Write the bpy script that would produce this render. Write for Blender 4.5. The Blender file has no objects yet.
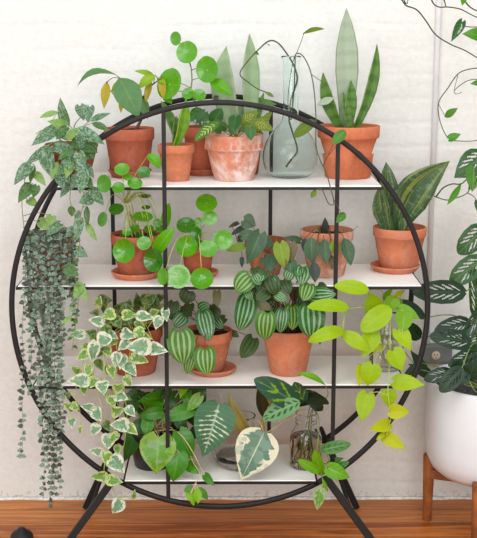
import bpy, math, random
from mathutils import Vector
random.seed(7)
C = bpy.context.scene.collection
PI = math.pi
# ---------------------------------------------------------------- camera model (floor z = 0)
F = 1153.3; PITCH = .2087; CXP = 229.3; ROLL = .0011
ZC = .745                                   # height of the ring centre
CAM = Vector((.0277, -3.214, ZC + .8068))
WALL = .40
ct, sn = math.cos(PITCH), math.sin(PITCH)
VF = Vector((0, ct, -sn)); VU0 = Vector((0, sn, ct)); VR0 = Vector((1, 0, 0))
VR = VR0 * math.cos(ROLL) + VU0 * -math.sin(ROLL)
VU = VU0 * math.cos(ROLL) + VR0 * math.sin(ROLL)
def ray(px, py):
    return VF + VR * ((px - CXP) / F) + VU * (-(py - 269) / F)
def P(px, py, Y):
    d = ray(px, py); return CAM + d * ((Y - CAM.y) / d.y)
def PZ(px, py, z):
    d = ray(px, py); return CAM + d * ((z - CAM.z) / d.z)
def scl(p):                                  # metres per pixel at a world point
    return (p - CAM).dot(VF) / F
SHELF = [ZC + .3652, ZC + .0789, ZC - .2166, ZC - .5123]

# ---------------------------------------------------------------- mesh builder
class MB:
    def __init__(s): s.v = []; s.f = []; s.uv = []; s.m = []; s.r = []
    def quadgrid(s, rows, mat=0, rnd=.5, skip=None, uvs=None, closed=False):
        b = len(s.v); nr = len(rows); nc = len(rows[0])
        for r in rows: s.v += r; s.r += [rnd] * len(r)
        for i in range(nr - 1):
            for j in range(nc if closed else nc - 1):
                if skip and skip(i, j): continue
                j2 = (j + 1) % nc
                s.f.append((b + i*nc + j, b + i*nc + j2, b + (i+1)*nc + j2, b + (i+1)*nc + j)); s.m.append(mat)
                if uvs:
                    a, c = uvs
                    s.uv += [(a[j], c[i]), (a[j+1], c[i]), (a[j+1], c[i+1]), (a[j], c[i+1])]
                else:
                    s.uv += [(j/nc, i/nr), ((j+1)/nc, i/nr), ((j+1)/nc, (i+1)/nr), (j/nc, (i+1)/nr)]
    def face(s, idx, mat=0):
        s.f.append(tuple(idx)); s.m.append(mat); s.uv += [(.5, .5)] * len(idx)
    def tube(s, pts, r0, r1=None, n=6, mat=0, sub=4, rnd=.5):
        if r1 is None: r1 = r0
        pts = smooth(pts, sub) if sub > 1 and len(pts) > 2 else [Vector(p) for p in pts]
        t0 = (pts[1] - pts[0]).normalized()
        a = t0.cross(Vector((0, 0, 1)))
        if a.length < .1: a = t0.cross(Vector((0, 1, 0)))
        a.normalize(); rows = []
        for i, p in enumerate(pts):
            t = (pts[min(i+1, len(pts)-1)] - pts[max(i-1, 0)])
            if t.length < 1e-9: t = t0
            t.normalize(); a = (a - t * a.dot(t)).normalized(); b = t.cross(a)
            r = r0 + (r1 - r0) * i / (len(pts) - 1)
            rows.append([p + (a * math.cos(2*PI*k/n) + b * math.sin(2*PI*k/n)) * r for k in range(n)])
        b0 = len(s.v); s.quadgrid(rows, mat, rnd, closed=True)
        s.face([b0 + k for k in range(n)][::-1], mat); e = len(s.v) - n; s.face([e + k for k in range(n)], mat)
    def lathe(s, prof, c, n=48, mat=0, cap0=True, cap1=True, mats=None):
        b0 = len(s.v)
        rows = [[Vector((c[0] + r*math.cos(2*PI*k/n), c[1] + r*math.sin(2*PI*k/n), c[2] + z)) for k in range(n)] for r, z in prof]
        k0 = len(s.m); s.quadgrid(rows, mat, .5, closed=True)
        if mats:
            for i in range(len(prof)-1):
                for j in range(n): s.m[k0 + i*n + j] = mats[i]
        if cap0: s.face([b0 + k for k in range(n)][::-1], mats[0] if mats else mat)
        if cap1: e = len(s.v) - n; s.face([e + k for k in range(n)], mats[-1] if mats else mat)
    def box(s, a, b, mat=0):
        x0, y0, z0 = a; x1, y1, z1 = b; k = len(s.v)
        s.v += [Vector(q) for q in ((x0,y0,z0),(x1,y0,z0),(x1,y1,z0),(x0,y1,z0),(x0,y0,z1),(x1,y0,z1),(x1,y1,z1),(x0,y1,z1))]; s.r += [.5]*8
        for f in ((3,2,1,0),(4,5,6,7),(0,1,5,4),(1,2,6,5),(2,3,7,6),(3,0,4,7)): s.face([k+i for i in f], mat)
    def bar(s, p, q, w, h, up=Vector((0,0,1)), mat=0):
        p = Vector(p); q = Vector(q); t = (q - p).normalized(); a = t.cross(up)
        if a.length < .01: a = t.cross(Vector((0,1,0)))
        a.normalize(); b = a.cross(t); rows = []
        for e in (p, q): rows.append([e + a*w/2*i + b*h/2*j for i, j in ((-1,-1),(1,-1),(1,1),(-1,1))])
        k = len(s.v); s.quadgrid(rows, mat, closed=True); s.face([k+3,k+2,k+1,k], mat); s.face([k+4,k+5,k+6,k+7], mat)
    def build(s, name, mats, parent=None, origin=None, flat=False, bevel=0, label=None):
        if not isinstance(mats, (list, tuple)): mats = [mats]
        o0 = Vector(origin) if origin is not None else (Vector(parent['_o']) if parent is not None and '_o' in parent else Vector((0,0,0)))
        me = bpy.data.meshes.new(name); me.from_pydata([tuple(p - o0) for p in s.v], [], s.f)
        uvl = me.uv_layers.new(name='UVMap'); uvl.data.foreach_set('uv', [c for q in s.uv for c in q])
        at = me.attributes.new('rnd', 'FLOAT', 'POINT'); at.data.foreach_set('value', s.r)
        for m in mats: me.materials.append(m)
        me.polygons.foreach_set('material_index', s.m)
        me.polygons.foreach_set('use_smooth', [not flat] * len(s.f)); me.update(); me.validate()
        o = bpy.data.objects.new(name, me); C.objects.link(o)
        if parent is not None: o.parent = parent; 
        else: o.location = o0
        if origin is not None and parent is not None: o.location = o0 - Vector(parent['_o'])
        if bevel:
            b = o.modifiers.new('bevel', 'BEVEL'); b.width = bevel; b.segments = 2; b.limit_method = 'ANGLE'
        if label: o['label'] = label
        return o
def smooth(pts, sub):
    pts = [Vector(p) for p in pts]; out = []; n = len(pts)
    for i in range(n - 1):
        p0, p1, p2, p3 = pts[max(i-1,0)], pts[i], pts[i+1], pts[min(i+2,n-1)]
        for k in range(sub):
            t = k / sub
            out.append(.5*((2*p1) + (p2-p0)*t + (2*p0-5*p1+4*p2-p3)*t*t + (3*p1-p0-3*p2+p3)*t**3))
    out.append(pts[-1]); return out
PROF = {
 'heart': ([(0,.3),(.04,.6),(.13,.9),(.27,1),(.45,.92),(.65,.66),(.82,.35),(.93,.13),(1,.0)], .15),
 'ovate': ([(0,.05),(.1,.52),(.28,.93),(.42,1),(.6,.86),(.8,.5),(.92,.2),(1,0)], 0),
 'obl':   ([(0,.12),(.08,.6),(.25,.95),(.5,1),(.75,.82),(.9,.5),(.97,.25),(1,0)], .03),
 'lance': ([(0,.12),(.2,.62),(.42,1),(.6,.95),(.8,.58),(.93,.22),(1,0)], 0),
 'snake': ([(0,.5),(.25,.72),(.5,1),(.68,.95),(.86,.55),(.95,.2),(1,0)], 0),
 'wmel':  ([(0,.4),(.05,.72),(.16,.95),(.34,1),(.56,.94),(.76,.72),(.89,.42),(.96,.18),(1,0)], .12),
 'broad': ([(0,.26),(.05,.64),(.15,.92),(.3,1),(.48,.9),(.67,.62),(.83,.33),(.94,.12),(1,0)], .06),
}
def prof(sh, v):
    p = PROF[sh][0]
    for i in range(len(p)-1):
        if v <= p[i+1][0]:
            t = (v - p[i][0]) / (p[i+1][0] - p[i][0]); return p[i][1] + (p[i+1][1] - p[i][1]) * t
    return 0
def leaf3(mb, B, T, W, sh='heart', nh=None, curl=.06, fold=.12, mat=0, rnd=None, nu=8, nv=10, wave=0, holes=None, twist=0, bend=0):
    ax = T - B; L = ax.length
    if L < 1e-5: return
    ax.normalize()
    if nh is None: nh = -VF
    sd = ax.cross(nh)
    if sd.length < .05: sd = ax.cross(Vector((0,0,1)))
    sd.normalize(); n = sd.cross(ax); 
    if n.dot(nh) < 0: n = -n; 
    rnd = random.random() if rnd is None else rnd
    lobe = PROF[sh][1]; rows = []
    vs = [.5 - .5*math.cos(PI * (i/nv)) for i in range(nv+1)]; us = [j/nu for j in range(nu+1)]
    ph = rnd * 40
    for v in vs:
        w = max(prof(sh, v), .015) * W / 2; row = []
        tw = twist * (v - .5)
        for u in us:
            s_ = 2*u - 1
            y = v - lobe * (1-v)**3 * abs(s_)**1.5
            x = w * s_
            h = curl * 4 * v * (1-v) * L + fold * abs(x) + wave * W * math.sin(v*9 + ph + (2 if s_ > 0 else 0)) * abs(s_)**2
            row.append(B + ax*(y*L) + sd*(x*math.cos(tw) + bend*4*v*(1-v)*L) + n*(h + x*math.sin(tw)))
        rows.append(row)
    skip = None
    if holes:
        def skip(i, j):
            v = (vs[i] + vs[i+1]) / 2; u = (us[j] + us[j+1]) / 2
            for (hu, hv, ru, rv, sl) in holes:
                du = u - hu; dv = v - hv - sl * abs(u-.5) 
                if (du/ru)**2 + (dv/rv)**2 < 1: return True
            return False
    mb.quadgrid(rows, mat, rnd, skip=skip, uvs=(us, vs))
def leaf(mb, bx, by, tx, ty, w, Y, dY=None, **k):
    if dY is None: dY = random.uniform(-.03, .0)
    B = P(bx, by, Y - dY/2); T = P(tx, ty, Y + dY/2)
    W = w * scl((B+T)/2)
    if 'nh' not in k:
        r = random.uniform
        k['nh'] = (-VF + VR*r(-.3,.3) + Vector((0,0,1))*r(0,.45))
    leaf3(mb, B, T, W, **k); return B, T
def disc(mb, cx, cy, w, h, Y, rot=0, mat=0, cup=.10, rnd=None, sgn=1, off=.12):
    """peltate round leaf seen as an ellipse w x h px; returns the petiole point"""
    c = P(cx, cy, Y); k = scl(c); rnd = random.random() if rnd is None else rnd
    if h > w: w, h = h, w; rot += 90
    R = w/2*k; th = math.acos(min(1, h/w))
    a = VR*math.cos(rot*PI/180) + VU*math.sin(rot*PI/180); b0 = VU*math.cos(rot*PI/180) - VR*math.sin(rot*PI/180)
    b = b0*math.cos(th) + VF*math.sin(th)*sgn; n = a.cross(b); 
    if n.dot(VF) > 0: n = -n
    rows = []; N = 20; rr = [.02,.15,.35,.6,.8,.93,1]
    pc = c - b*R*off*-1
    for q in rr:
        rows.append([pc + (c - pc)*q + a*R*q*math.cos(2*PI*i/N)*(1+.02*math.sin(3*i+rnd*9)) + b*R*q*math.sin(2*PI*i/N) + n*(cup*R*(q**2)*2.2 - (.25*R*max(0,q-.85)) ) for i in range(N)])
    k0 = len(mb.v); mb.v += [p for r in rows for p in r]; mb.r += [rnd]*(N*len(rr))
    for i in range(len(rr)-1):
        for j in range(N):
            j2 = (j+1) % N
            mb.f.append((k0+i*N+j, k0+i*N+j2, k0+(i+1)*N+j2, k0+(i+1)*N+j)); mb.m.append(mat)
            mb.uv += [(.5+.5*q*math.cos(2*PI*jj/N), .5+.5*q*math.sin(2*PI*jj/N)) for q, jj in ((rr[i],j),(rr[i],j+1),(rr[i+1],j+1),(rr[i+1],j))]
    mb.face([k0+j for j in range(N)], mat)
    mb.uv[-N:] = [(.5,.5)]*N
    return pc - n*.001
def empty(name, loc, label, cat, group=None):
    o = bpy.data.objects.new(name, None); C.objects.link(o); o.location = loc; o.empty_display_size = .05
    o['_o'] = list(loc); o['label'] = label; o['category'] = cat
    if group: o['group'] = group
    return o
def tag(o, label, cat, group=None):
    o['label'] = label; o['category'] = cat
    if group: o['group'] = group
    return o
# ---------------------------------------------------------------- material helpers
class NT:
    def __init__(s, name):
        s.mat = bpy.data.materials.new(name); s.mat.use_nodes = True; s.t = s.mat.node_tree; s.t.nodes.clear()
        s.out = s.t.nodes.new('ShaderNodeOutputMaterial')
    def n(s, typ, **k):
        o = s.t.nodes.new(typ)
        for a, v in k.items():
            if a.startswith('i_'): s.set(o.inputs[a[2:].replace('_', ' ')], v)
            else: setattr(o, a, v)
        return o
    def set(s, inp, v):
        if isinstance(v, bpy.types.NodeSocket): s.t.links.new(v, inp)
        elif isinstance(v, (tuple, list)) and len(v) == 3 and inp.type == 'RGBA': inp.default_value = (*v, 1)
        else: inp.default_value = v
    def m(s, op, a, b=0, c=None, clamp=False):
        o = s.t.nodes.new('ShaderNodeMath'); o.operation = op; o.use_clamp = clamp
        s.set(o.inputs[0], a); s.set(o.inputs[1], b)
        if c is not None: s.set(o.inputs[2], c)
        return o.outputs[0]
    def mix(s, f, a, b):
        o = s.t.nodes.new('ShaderNodeMix'); o.data_type = 'RGBA'
        s.set(o.inputs[0], f); s.set(o.inputs[6], a); s.set(o.inputs[7], b); return o.outputs[2]
    def step(s, x, lo, hi):
        o = s.t.nodes.new('ShaderNodeMapRange'); o.interpolation_type = 'SMOOTHSTEP'
        s.set(o.inputs[0], x); s.set(o.inputs[1], lo); s.set(o.inputs[2], hi); s.set(o.inputs[3], 0.); s.set(o.inputs[4], 1.)
        return o.outputs[0]
    def noise(s, scale, detail=2, vec=None, rough=.5, dist=0):
        o = s.n('ShaderNodeTexNoise'); o.inputs['Scale'].default_value = scale; o.inputs['Detail'].default_value = detail
        o.inputs['Roughness'].default_value = rough; o.inputs['Distortion'].default_value = dist
        if vec is None: vec = s.n('ShaderNodeTexCoord').outputs['Object']
        s.set(o.inputs['Vector'], vec); return o.outputs['Fac']
    def bump(s, h, strength=.3, dist=.002):
        o = s.n('ShaderNodeBump'); o.inputs['Strength'].default_value = strength; o.inputs['Distance'].default_value = dist
        s.set(o.inputs['Height'], h); return o.outputs[0]
    def princ(s, col, rough=.5, normal=None, spec=.5, metal=0, **k):
        p = s.n('ShaderNodeBsdfPrincipled'); s.set(p.inputs['Base Color'], col); s.set(p.inputs['Roughness'], rough)
        p.inputs['Specular IOR Level'].default_value = spec; p.inputs['Metallic'].default_value = metal
        if normal is not None: s.set(p.inputs['Normal'], normal)
        for a, v in k.items(): s.set(p.inputs[a.replace('_', ' ')], v)
        s.t.links.new(p.outputs[0], s.out.inputs[0]); return p
def srgb(r, g, b):
    f = lambda c: (c/255/12.92) if c <= 10 else ((c/255+.055)/1.055)**2.4
    return (f(r), f(g), f(b))
def plain(name, rgb, rough=.5, var=.08, scale=30, spec=.5, metal=0, bump=0):
    n = NT(name); c = srgb(*rgb); f = n.noise(scale, 4)
    col = n.mix(n.step(f, .3, .7), tuple(x*(1-var) for x in c), tuple(min(1, x*(1+var)) for x in c))
    n.princ(col, rough, n.bump(f, bump, .001) if bump else None, spec, metal); return n.mat
def clay(name, a=(206,112,76), b=(178,88,56), white=0., wcol=(216,190,176), wscale=14, low=.5, rough=.85, dark=None):
    n = NT(name); tc = n.n('ShaderNodeTexCoord').outputs['Object']
    f = n.noise(9, 5, tc, .6); g = n.noise(90, 4, tc)
    a = tuple(v*.95 for v in a); b = tuple(v*.93 for v in b)
    col = n.mix(n.step(f, .35, .65), srgb(*a), srgb(*b))
    col = n.mix(n.m('MULTIPLY', n.step(g, .45, .7), .25), col, srgb(*(min(255, x*1.15) for x in a)))
    if dark: col = n.mix(n.step(n.noise(22, 5, tc, .7, .6), .52, .64), col, srgb(*dark))
    if white:
        w = n.noise(wscale, 6, tc, .68, .4)
        col = n.mix(n.m('MULTIPLY', n.step(w, 1-low-.08, 1-low+.12), white), col, srgb(*wcol))
    n.princ(col, rough, n.bump(g, .25, .001), .1); return n.mat
def leafmat(name, c1, c2, kind='plain', c3=(200,220,190), rib=(150,190,110), ribf=.45, rough=.38, trans=.16, rw=.05, freq=5, amt=1, var=.5, veinf=.18, spec=.3):
    n = NT(name); uvn = n.n('ShaderNodeUVMap'); uvn.uv_map = 'UVMap'; sp = n.n('ShaderNodeSeparateXYZ'); n.set(sp.inputs[0], uvn.outputs[0])
    u, v = sp.outputs[0], sp.outputs[1]
    s_ = n.m('ABSOLUTE', n.m('SUBTRACT', n.m('MULTIPLY', u, 2), 1))
    at = n.n('ShaderNodeAttribute'); at.attribute_name = 'rnd'; rnd = at.outputs['Fac']
    # noise in leaf space, offset by the leaf's own random value
    cb = n.n('ShaderNodeCombineXYZ'); n.set(cb.inputs[0], u); n.set(cb.inputs[1], n.m('MULTIPLY', v, 1.6)); n.set(cb.inputs[2], n.m('MULTIPLY', rnd, 37.))
    big = n.noise(2.5, 3, cb.outputs[0]); fine = n.noise(9, 4, cb.outputs[0], .6)
    c1, c2, c3, rib = srgb(*c1), srgb(*c2), srgb(*c3), srgb(*rib)
    f = n.m('ADD', n.m('MULTIPLY', rnd, var), n.m('MULTIPLY', n.step(big, .3, .7), 1-var))
    col = n.mix(f, c1, c2)
    q = n.m('FRACT', n.m('SUBTRACT', n.m('MULTIPLY', v, float(freq)), n.m('MULTIPLY', s_, 1.3)))
    vein = n.m('SUBTRACT', 1., n.step(n.m('ABSOLUTE', n.m('SUBTRACT', q, .5)), 0., .12))
    if kind in ('plain', 'margin', 'satin', 'holes', 'tineke'): col = n.mix(n.m('MULTIPLY', vein, veinf), col, rib)
    if kind == 'satin':
        k = n.step(n.noise(6, 4, cb.outputs[0], .65), .46, .56); k = n.m('MULTIPLY', k, n.step(s_, .04, .2)); k = n.m('MULTIPLY', k, amt)
        col = n.mix(k, col, c3)
    if kind == 'margin':
        e = n.m('MAXIMUM', s_, n.m('ABSOLUTE', n.m('SUBTRACT', n.m('MULTIPLY', v, 2.), 1.)))
        e = n.m('ADD', e, n.m('MULTIPLY', n.m('SUBTRACT', n.noise(4, 3, cb.outputs[0], .6), .5), 1.9))
        col = n.mix(n.m('MULTIPLY', n.step(e, .62, .7), amt), col, c3)
        col = n.mix(n.m('MULTIPLY', n.step(big, .55, .6), .5), col, srgb(160,184,162))
    if kind == 'tineke':
        e = n.m('ADD', s_, n.m('MULTIPLY', n.m('SUBTRACT', n.m('FRACT', n.m('SUBTRACT', n.m('MULTIPLY', v, 6.), n.m('MULTIPLY', s_, 1.5))), .5), .22))
        e = n.m('ADD', e, n.m('MULTIPLY', n.m('SUBTRACT', n.noise(3, 2, cb.outputs[0], .5), .5), 1.3)); e = n.m('MAXIMUM', e, n.m('MULTIPLY', v, .66))
        col = n.mix(n.step(e, .58, .63), col, c3)
        col = n.mix(n.m('MULTIPLY', n.step(big, .54, .58), .5), col, srgb(150,176,158))
    if kind == 'stripes':
        w = n.m('SINE', n.m('MULTIPLY', n.m('ADD', u, -.5), 2*PI*freq)); w = n.m('COSINE', n.m('MULTIPLY', n.m('ADD', u, -.5), 2*PI*freq))
        w = n.m('ADD', w, n.m('MULTIPLY', n.m('SUBTRACT', fine, .5), .8))
        k = n.m('MULTIPLY', n.step(n.m('MULTIPLY', w, -1.), -.1, .7), n.m('SUBTRACT', 1., n.step(s_, .86, .97)))
        k = n.m('MULTIPLY', k, n.step(v, .0, .12)); col = n.mix(n.m('MULTIPLY', k, amt), col, c3)
    if kind == 'feather':
        k = n.m('SUBTRACT', 1., n.step(n.m('ADD', n.m('ABSOLUTE', n.m('SUBTRACT', q, .5)), n.m('MULTIPLY', n.m('SUBTRACT', fine, .5), .7)), .06, .2))
        lim = n.m('MULTIPLY', n.m('SUBTRACT', 1., n.m('ABSOLUTE', n.m('SUBTRACT', n.m('MULTIPLY', v, 2.), .95))), 1.1)
        k = n.m('MULTIPLY', k, n.m('SUBTRACT', 1., n.step(n.m('SUBTRACT', n.m('ADD', s_, n.m('MULTIPLY', n.m('SUBTRACT', fine, .5), .6)), lim), -.35, -.1)))
        col = n.mix(n.m('MULTIPLY', vein, .15), col, rib); col = n.mix(k, col, c3)
    if kind == 'blotch':
        k = n.m('MULTIPLY', n.step(n.m('ABSOLUTE', n.m('SUBTRACT', q, .5)), .2, .3), n.m('MULTIPLY', n.step(s_, .12, .2), n.m('SUBTRACT', 1., n.step(s_, .5, .62))))
        col = n.mix(n.m('MULTIPLY', k, amt), col, c3)
    if kind == 'bands':
        b = n.m('SINE', n.m('ADD', n.m('MULTIPLY', v, 6.3*freq), n.m('MULTIPLY', fine, 5.)))
        col = n.mix(n.m('MULTIPLY', n.step(b, .1, .6), amt), col, c3)
        col = n.mix(n.m('MULTIPLY', n.step(s_, .86, .94), ribf), col, rib)
    if kind == 'long':
        cs = n.n('ShaderNodeCombineXYZ'); n.set(cs.inputs[0], n.m('MULTIPLY', u, 9.)); n.set(cs.inputs[1], n.m('MULTIPLY', v, .9)); n.set(cs.inputs[2], n.m('MULTIPLY', rnd, 11.))
        col = n.mix(n.m('MULTIPLY', n.step(n.noise(1.4, 3, cs.outputs[0]), .5, .6), amt), col, c3)
        cr = n.n('ShaderNodeCombineXYZ'); n.set(cr.inputs[0], n.m('MULTIPLY', u, 2.)); n.set(cr.inputs[1], n.m('MULTIPLY', v, 14.))
        col = n.mix(n.m('MULTIPLY', n.step(n.noise(1.6, 3, cr.outputs[0]), .55, .6), .3), col, srgb(150,172,150))
    if kind == 'disc':
        du = n.m('SUBTRACT', u, .5); dv = n.m('SUBTRACT', v, .5); rr = n.m('SQRT', n.m('ADD', n.m('MULTIPLY', du, du), n.m('MULTIPLY', dv, dv)))
        col = n.mix(n.m('MULTIPLY', n.m('SUBTRACT', 1., n.step(rr, .015, .05)), .6), col, c3)
        ang = n.m('ARCTAN2', dv, du); ve = n.step(n.m('SINE', n.m('MULTIPLY', ang, 7.)), .9, 1.)
        col = n.mix(n.m('MULTIPLY', ve, .25), col, rib); h = n.m('ADD', n.m('MULTIPLY', ve, .5), fine)
    else:
        if kind not in ('bands', 'long'): col = n.mix(n.m('MULTIPLY', n.m('SUBTRACT', 1., n.step(s_, rw*.5, rw*1.6)), ribf), col, rib)
        h = n.m('ADD', n.m('MULTIPLY', vein, .6), fine)
    hs = n.n('ShaderNodeHueSaturation'); hs.inputs['Saturation'].default_value = 1.13; hs.inputs['Value'].default_value = .82; n.set(hs.inputs['Color'], col); col = hs.outputs[0]
    p = n.princ(col, rough, n.bump(h, .35, .0015), spec if kind == 'disc' else min(spec, .36))
    tr = n.n('ShaderNodeBsdfTranslucent'); n.set(tr.inputs[0], n.mix(.35, col, srgb(190,215,60)))
    ms = n.n('ShaderNodeMixShader'); ms.inputs[0].default_value = trans
    n.t.links.new(p.outputs[0], ms.inputs[1]); n.t.links.new(tr.outputs[0], ms.inputs[2]); n.t.links.new(ms.outputs[0], n.out.inputs[0])
    return n.mat
def glass(name, col=(.9,.97,.94), rough=.0, ior=1.45):
    n = NT(name); n.princ(col, rough, None, .5, 0, Transmission_Weight=1., IOR=ior); return n.mat
# ================================================================ SETTING
def wall_mat():
    n = NT('painted_brick'); tc = n.n('ShaderNodeTexCoord').outputs['Object']
    sp = n.n('ShaderNodeSeparateXYZ'); n.set(sp.inputs[0], tc)
    warp = n.noise(5, 2, tc)
    cb = n.n('ShaderNodeCombineXYZ'); n.set(cb.inputs[0], sp.outputs[0]); n.set(cb.inputs[1], n.m('ADD', sp.outputs[2], n.m('MULTIPLY', warp, .03)))
    br = n.n('ShaderNodeTexBrick'); n.set(br.inputs['Vector'], cb.outputs[0])
    for k, v in (('Scale', 1.), ('Mortar Size', .016), ('Mortar Smooth', 1.), ('Brick Width', .23), ('Row Height', .0745)): br.inputs[k].default_value = v
    ms = n.n('ShaderNodeMapping'); ms.inputs['Scale'].default_value = (1, 1, 2.3); n.set(ms.inputs[0], tc)
    a = n.noise(3.2, 3.5, ms.outputs[0], .5, .5); b = n.noise(55, 5, tc, .65); c = n.noise(8, 3, ms.outputs[0], .5, 1.2)
    patch = n.step(n.noise(2.2, 2, tc), .42, .62)
    h = n.m('ADD', n.m('MULTIPLY', n.m('MULTIPLY', br.outputs['Fac'], -.34), patch), n.m('ADD', n.m('MULTIPLY', a, 1.15), n.m('ADD', n.m('MULTIPLY', b, .11), n.m('MULTIPLY', c, .5))))
    low = n.m('SUBTRACT', 1., n.step(sp.outputs[2], .0, .05))
    col = n.mix(n.step(b, .35, .65), srgb(220,220,214), srgb(227,226,221))
    col = n.mix(n.m('MULTIPLY', n.m('MULTIPLY', n.step(b, .52, .6), low), .8), col, srgb(170,158,142))
    n.princ(col, .75, n.bump(h, .42, .011), .2); return n.mat
def floor_mat():
    n = NT('wood_floor'); tc = n.n('ShaderNodeTexCoord').outputs['Object']
    sp = n.n('ShaderNodeSeparateXYZ'); n.set(sp.inputs[0], tc); x, y = sp.outputs[0], sp.outputs[1]
    row = n.m('FLOOR', n.m('DIVIDE', y, .105)); fy = n.m('FRACT', n.m('DIVIDE', y, .105))
    wn = n.n('ShaderNodeTexWhiteNoise', noise_dimensions='1D'); n.set(wn.inputs['W'], row)
    cb = n.n('ShaderNodeCombineXYZ'); n.set(cb.inputs[0], n.m('MULTIPLY', x, 1.)); n.set(cb.inputs[1], n.m('MULTIPLY', y, 16.)); n.set(cb.inputs[2], n.m('MULTIPLY', row, 7.3))
    g = n.noise(2.4, 6, cb.outputs[0], .65, .8)
    cb2 = n.n('ShaderNodeCombineXYZ'); n.set(cb2.inputs[0], n.m('MULTIPLY', x, 2.)); n.set(cb2.inputs[1], n.m('MULTIPLY', y, 90.))
    g2 = n.noise(2.4, 4, cb2.outputs[0], .7)
    col = n.mix(n.step(g, .34, .62), srgb(214,124,50), srgb(134,66,22))
    col = n.mix(n.m('MULTIPLY', wn.outputs['Value'], .45), col, srgb(220,146,80))
    col = n.mix(n.m('MULTIPLY', n.step(g2, .5, .75), .45), col, srgb(112,56,26))
    vo = n.n('ShaderNodeTexVoronoi'); vo.inputs['Scale'].default_value = 2.1; n.set(vo.inputs['Vector'], tc)
    kn = n.m('SUBTRACT', 1., n.step(vo.outputs['Distance'], .02, .06)); col = n.mix(n.m('MULTIPLY', kn, .7), col, srgb(80,36,18))
    seam = n.m('SUBTRACT', 1., n.step(n.m('MINIMUM', fy, n.m('SUBTRACT', 1., fy)), .006, .022))
    col = n.mix(seam, col, srgb(70,34,18))
    n.princ(col, n.m('ADD', .3, n.m('MULTIPLY', g2, .2)), n.bump(n.m('SUBTRACT', n.m('MULTIPLY', g2, .3), seam), .3, .002), .3); return n.mat
M = {}
M['wall'] = wall_mat(); M['floor'] = floor_mat()
mb = MB(); mb.box((-3.2, WALL, 0), (3.2, WALL+.15, 3.0)); o = mb.build('wall_back', M['wall'], origin=(0,WALL,0), flat=True); o['kind'] = 'structure'
mb = MB(); mb.box((-3.2, -4.2, -.05), (3.2, WALL, 0)); o = mb.build('floor', M['floor'], flat=True); o['kind'] = 'structure'
# rough plaster foot of the wall, chipped along the floor
M['plaster'] = plain('rough_plaster', (232,228,220), .9, .18, 60, .2, 0, .6)
random.seed(3); mb = MB(); rows = []
N = 400
top = [.002 + .003*random.random() for _ in range(N)]
for i in range(N):
    x = -1.6 + 3.2*i/(N-1); d = .006 + .003*math.sin(i*.31) * math.sin(i*.07) + .001*random.random()
    rows.append([Vector((x, WALL, top[i]+.006)), Vector((x, WALL-d*.4, top[i])), Vector((x, WALL-d, .0)), Vector((x, WALL, .0))])
mb.quadgrid(rows, closed=True); o = mb.build('baseboard_back', M['plaster']); o['kind'] = 'structure'

# ================================================================ PLANT STAND
M['black'] = plain('black_steel', (32,30,29), .55, .12, 60, .3, 0, .05)
M['board'] = plain('white_board', (252,249,243), .5, .01, 20, .3)
stand = empty('plant_stand', (0, .15, 0), 'large round black metal plant stand with four white shelves standing on crossed legs', 'plant stand')
YB = .293; RO, RI = .6040, .5892
def ringmesh(name, y0, y1, ro, ri):
    mb = MB(); N = 160; rows = []
    ch = .0025
    sec = [(ri, y0+ch), (ri+ch, y0), (ro-ch, y0), (ro, y0+ch), (ro, y1-ch), (ro-ch, y1), (ri+ch, y1), (ri, y1-ch)]
    for i in range(N+1):
        a = 2*PI*i/N; rows.append([Vector((r*math.cos(a), y, ZC + r*math.sin(a))) for r, y in sec])
    mb.quadgrid(rows, closed=True); return mb.build(name, M['black'], stand)
ringmesh('hoop', -.0065, .0065, RO, RI); ringmesh('hoop', YB-.0065, YB+.0065, RO, RI)
def chord(x): return math.sqrt(RI*RI - x*x)
for X, Y in ((-.1542, 0), (.3309, 0), (-.3309, YB), (.1542, YB)):
    mb = MB(); c = chord(X) + .004; mb.box((X-.0058, Y-.0058, ZC-c), (X+.0058, Y+.0058, ZC+c)); mb.build('post', M['black'], stand, flat=True, bevel=.0015)
for a in (91, 48, 134, 235, 305):      # short bars tying the two hoops together
    x, z = .596*math.cos(a*PI/180), ZC + .596*math.sin(a*PI/180)
    mb = MB(); mb.bar((x, .009, z), (x, YB-.009, z), .012, .012); mb.build('crossbar', M['black'], stand, flat=True)
for z in SHELF:
    c = math.sqrt(RI*RI - (z-ZC)**2) - .002; cb = c
    mb = MB(); mb.box((-c+.006, -.004, z-.004), (c-.006, YB+.002, z)); s_ = mb.build('shelf', M['board'], stand, flat=True, bevel=.0015)
    s_['_o'] = list(stand['_o'])
    mb = MB(); e = .0075
    mb.box((-c, -.0065, z-.0042-e), (c, .0035, z-.0043)); mb.box((-c, YB-.0035, z-.0042-e), (c, YB+.0065, z-.0043))
    mb.box((-c, .0035, z-.0042-e), (-c+.01, YB-.0035, z-.0043)); mb.box((c-.01, .0035, z-.0042-e), (c, YB-.0035, z-.0043))
    f = mb.build('shelf_frame', M['black'], s_, flat=True)
# legs: a front and a back leg on each side, and a thin brace between them
for s in (-1, 1):
    top = Vector((s*.315, .0, ZC-.508)); foot = Vector((s*.485, -.03, .003))
    mb = MB(); mb.bar(top, foot, .021, .021, up=Vector((0,1,0))); mb.build('leg', M['black'], stand, flat=True, bevel=.003)
    topb = Vector((s*.315, YB-.02, ZC-.45)); footb = Vector((s*.445, YB+.03, .003))
    mb = MB(); mb.bar(topb, footb, .02, .02, up=Vector((0,1,0))); mb.build('leg', M['black'], stand, flat=True, bevel=.003)
    q = top.lerp(foot, .45)
    mb = MB(); mb.tube([topb.lerp(footb, .25), q], .006, n=8); mb.build('brace', M['black'], stand)

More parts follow.
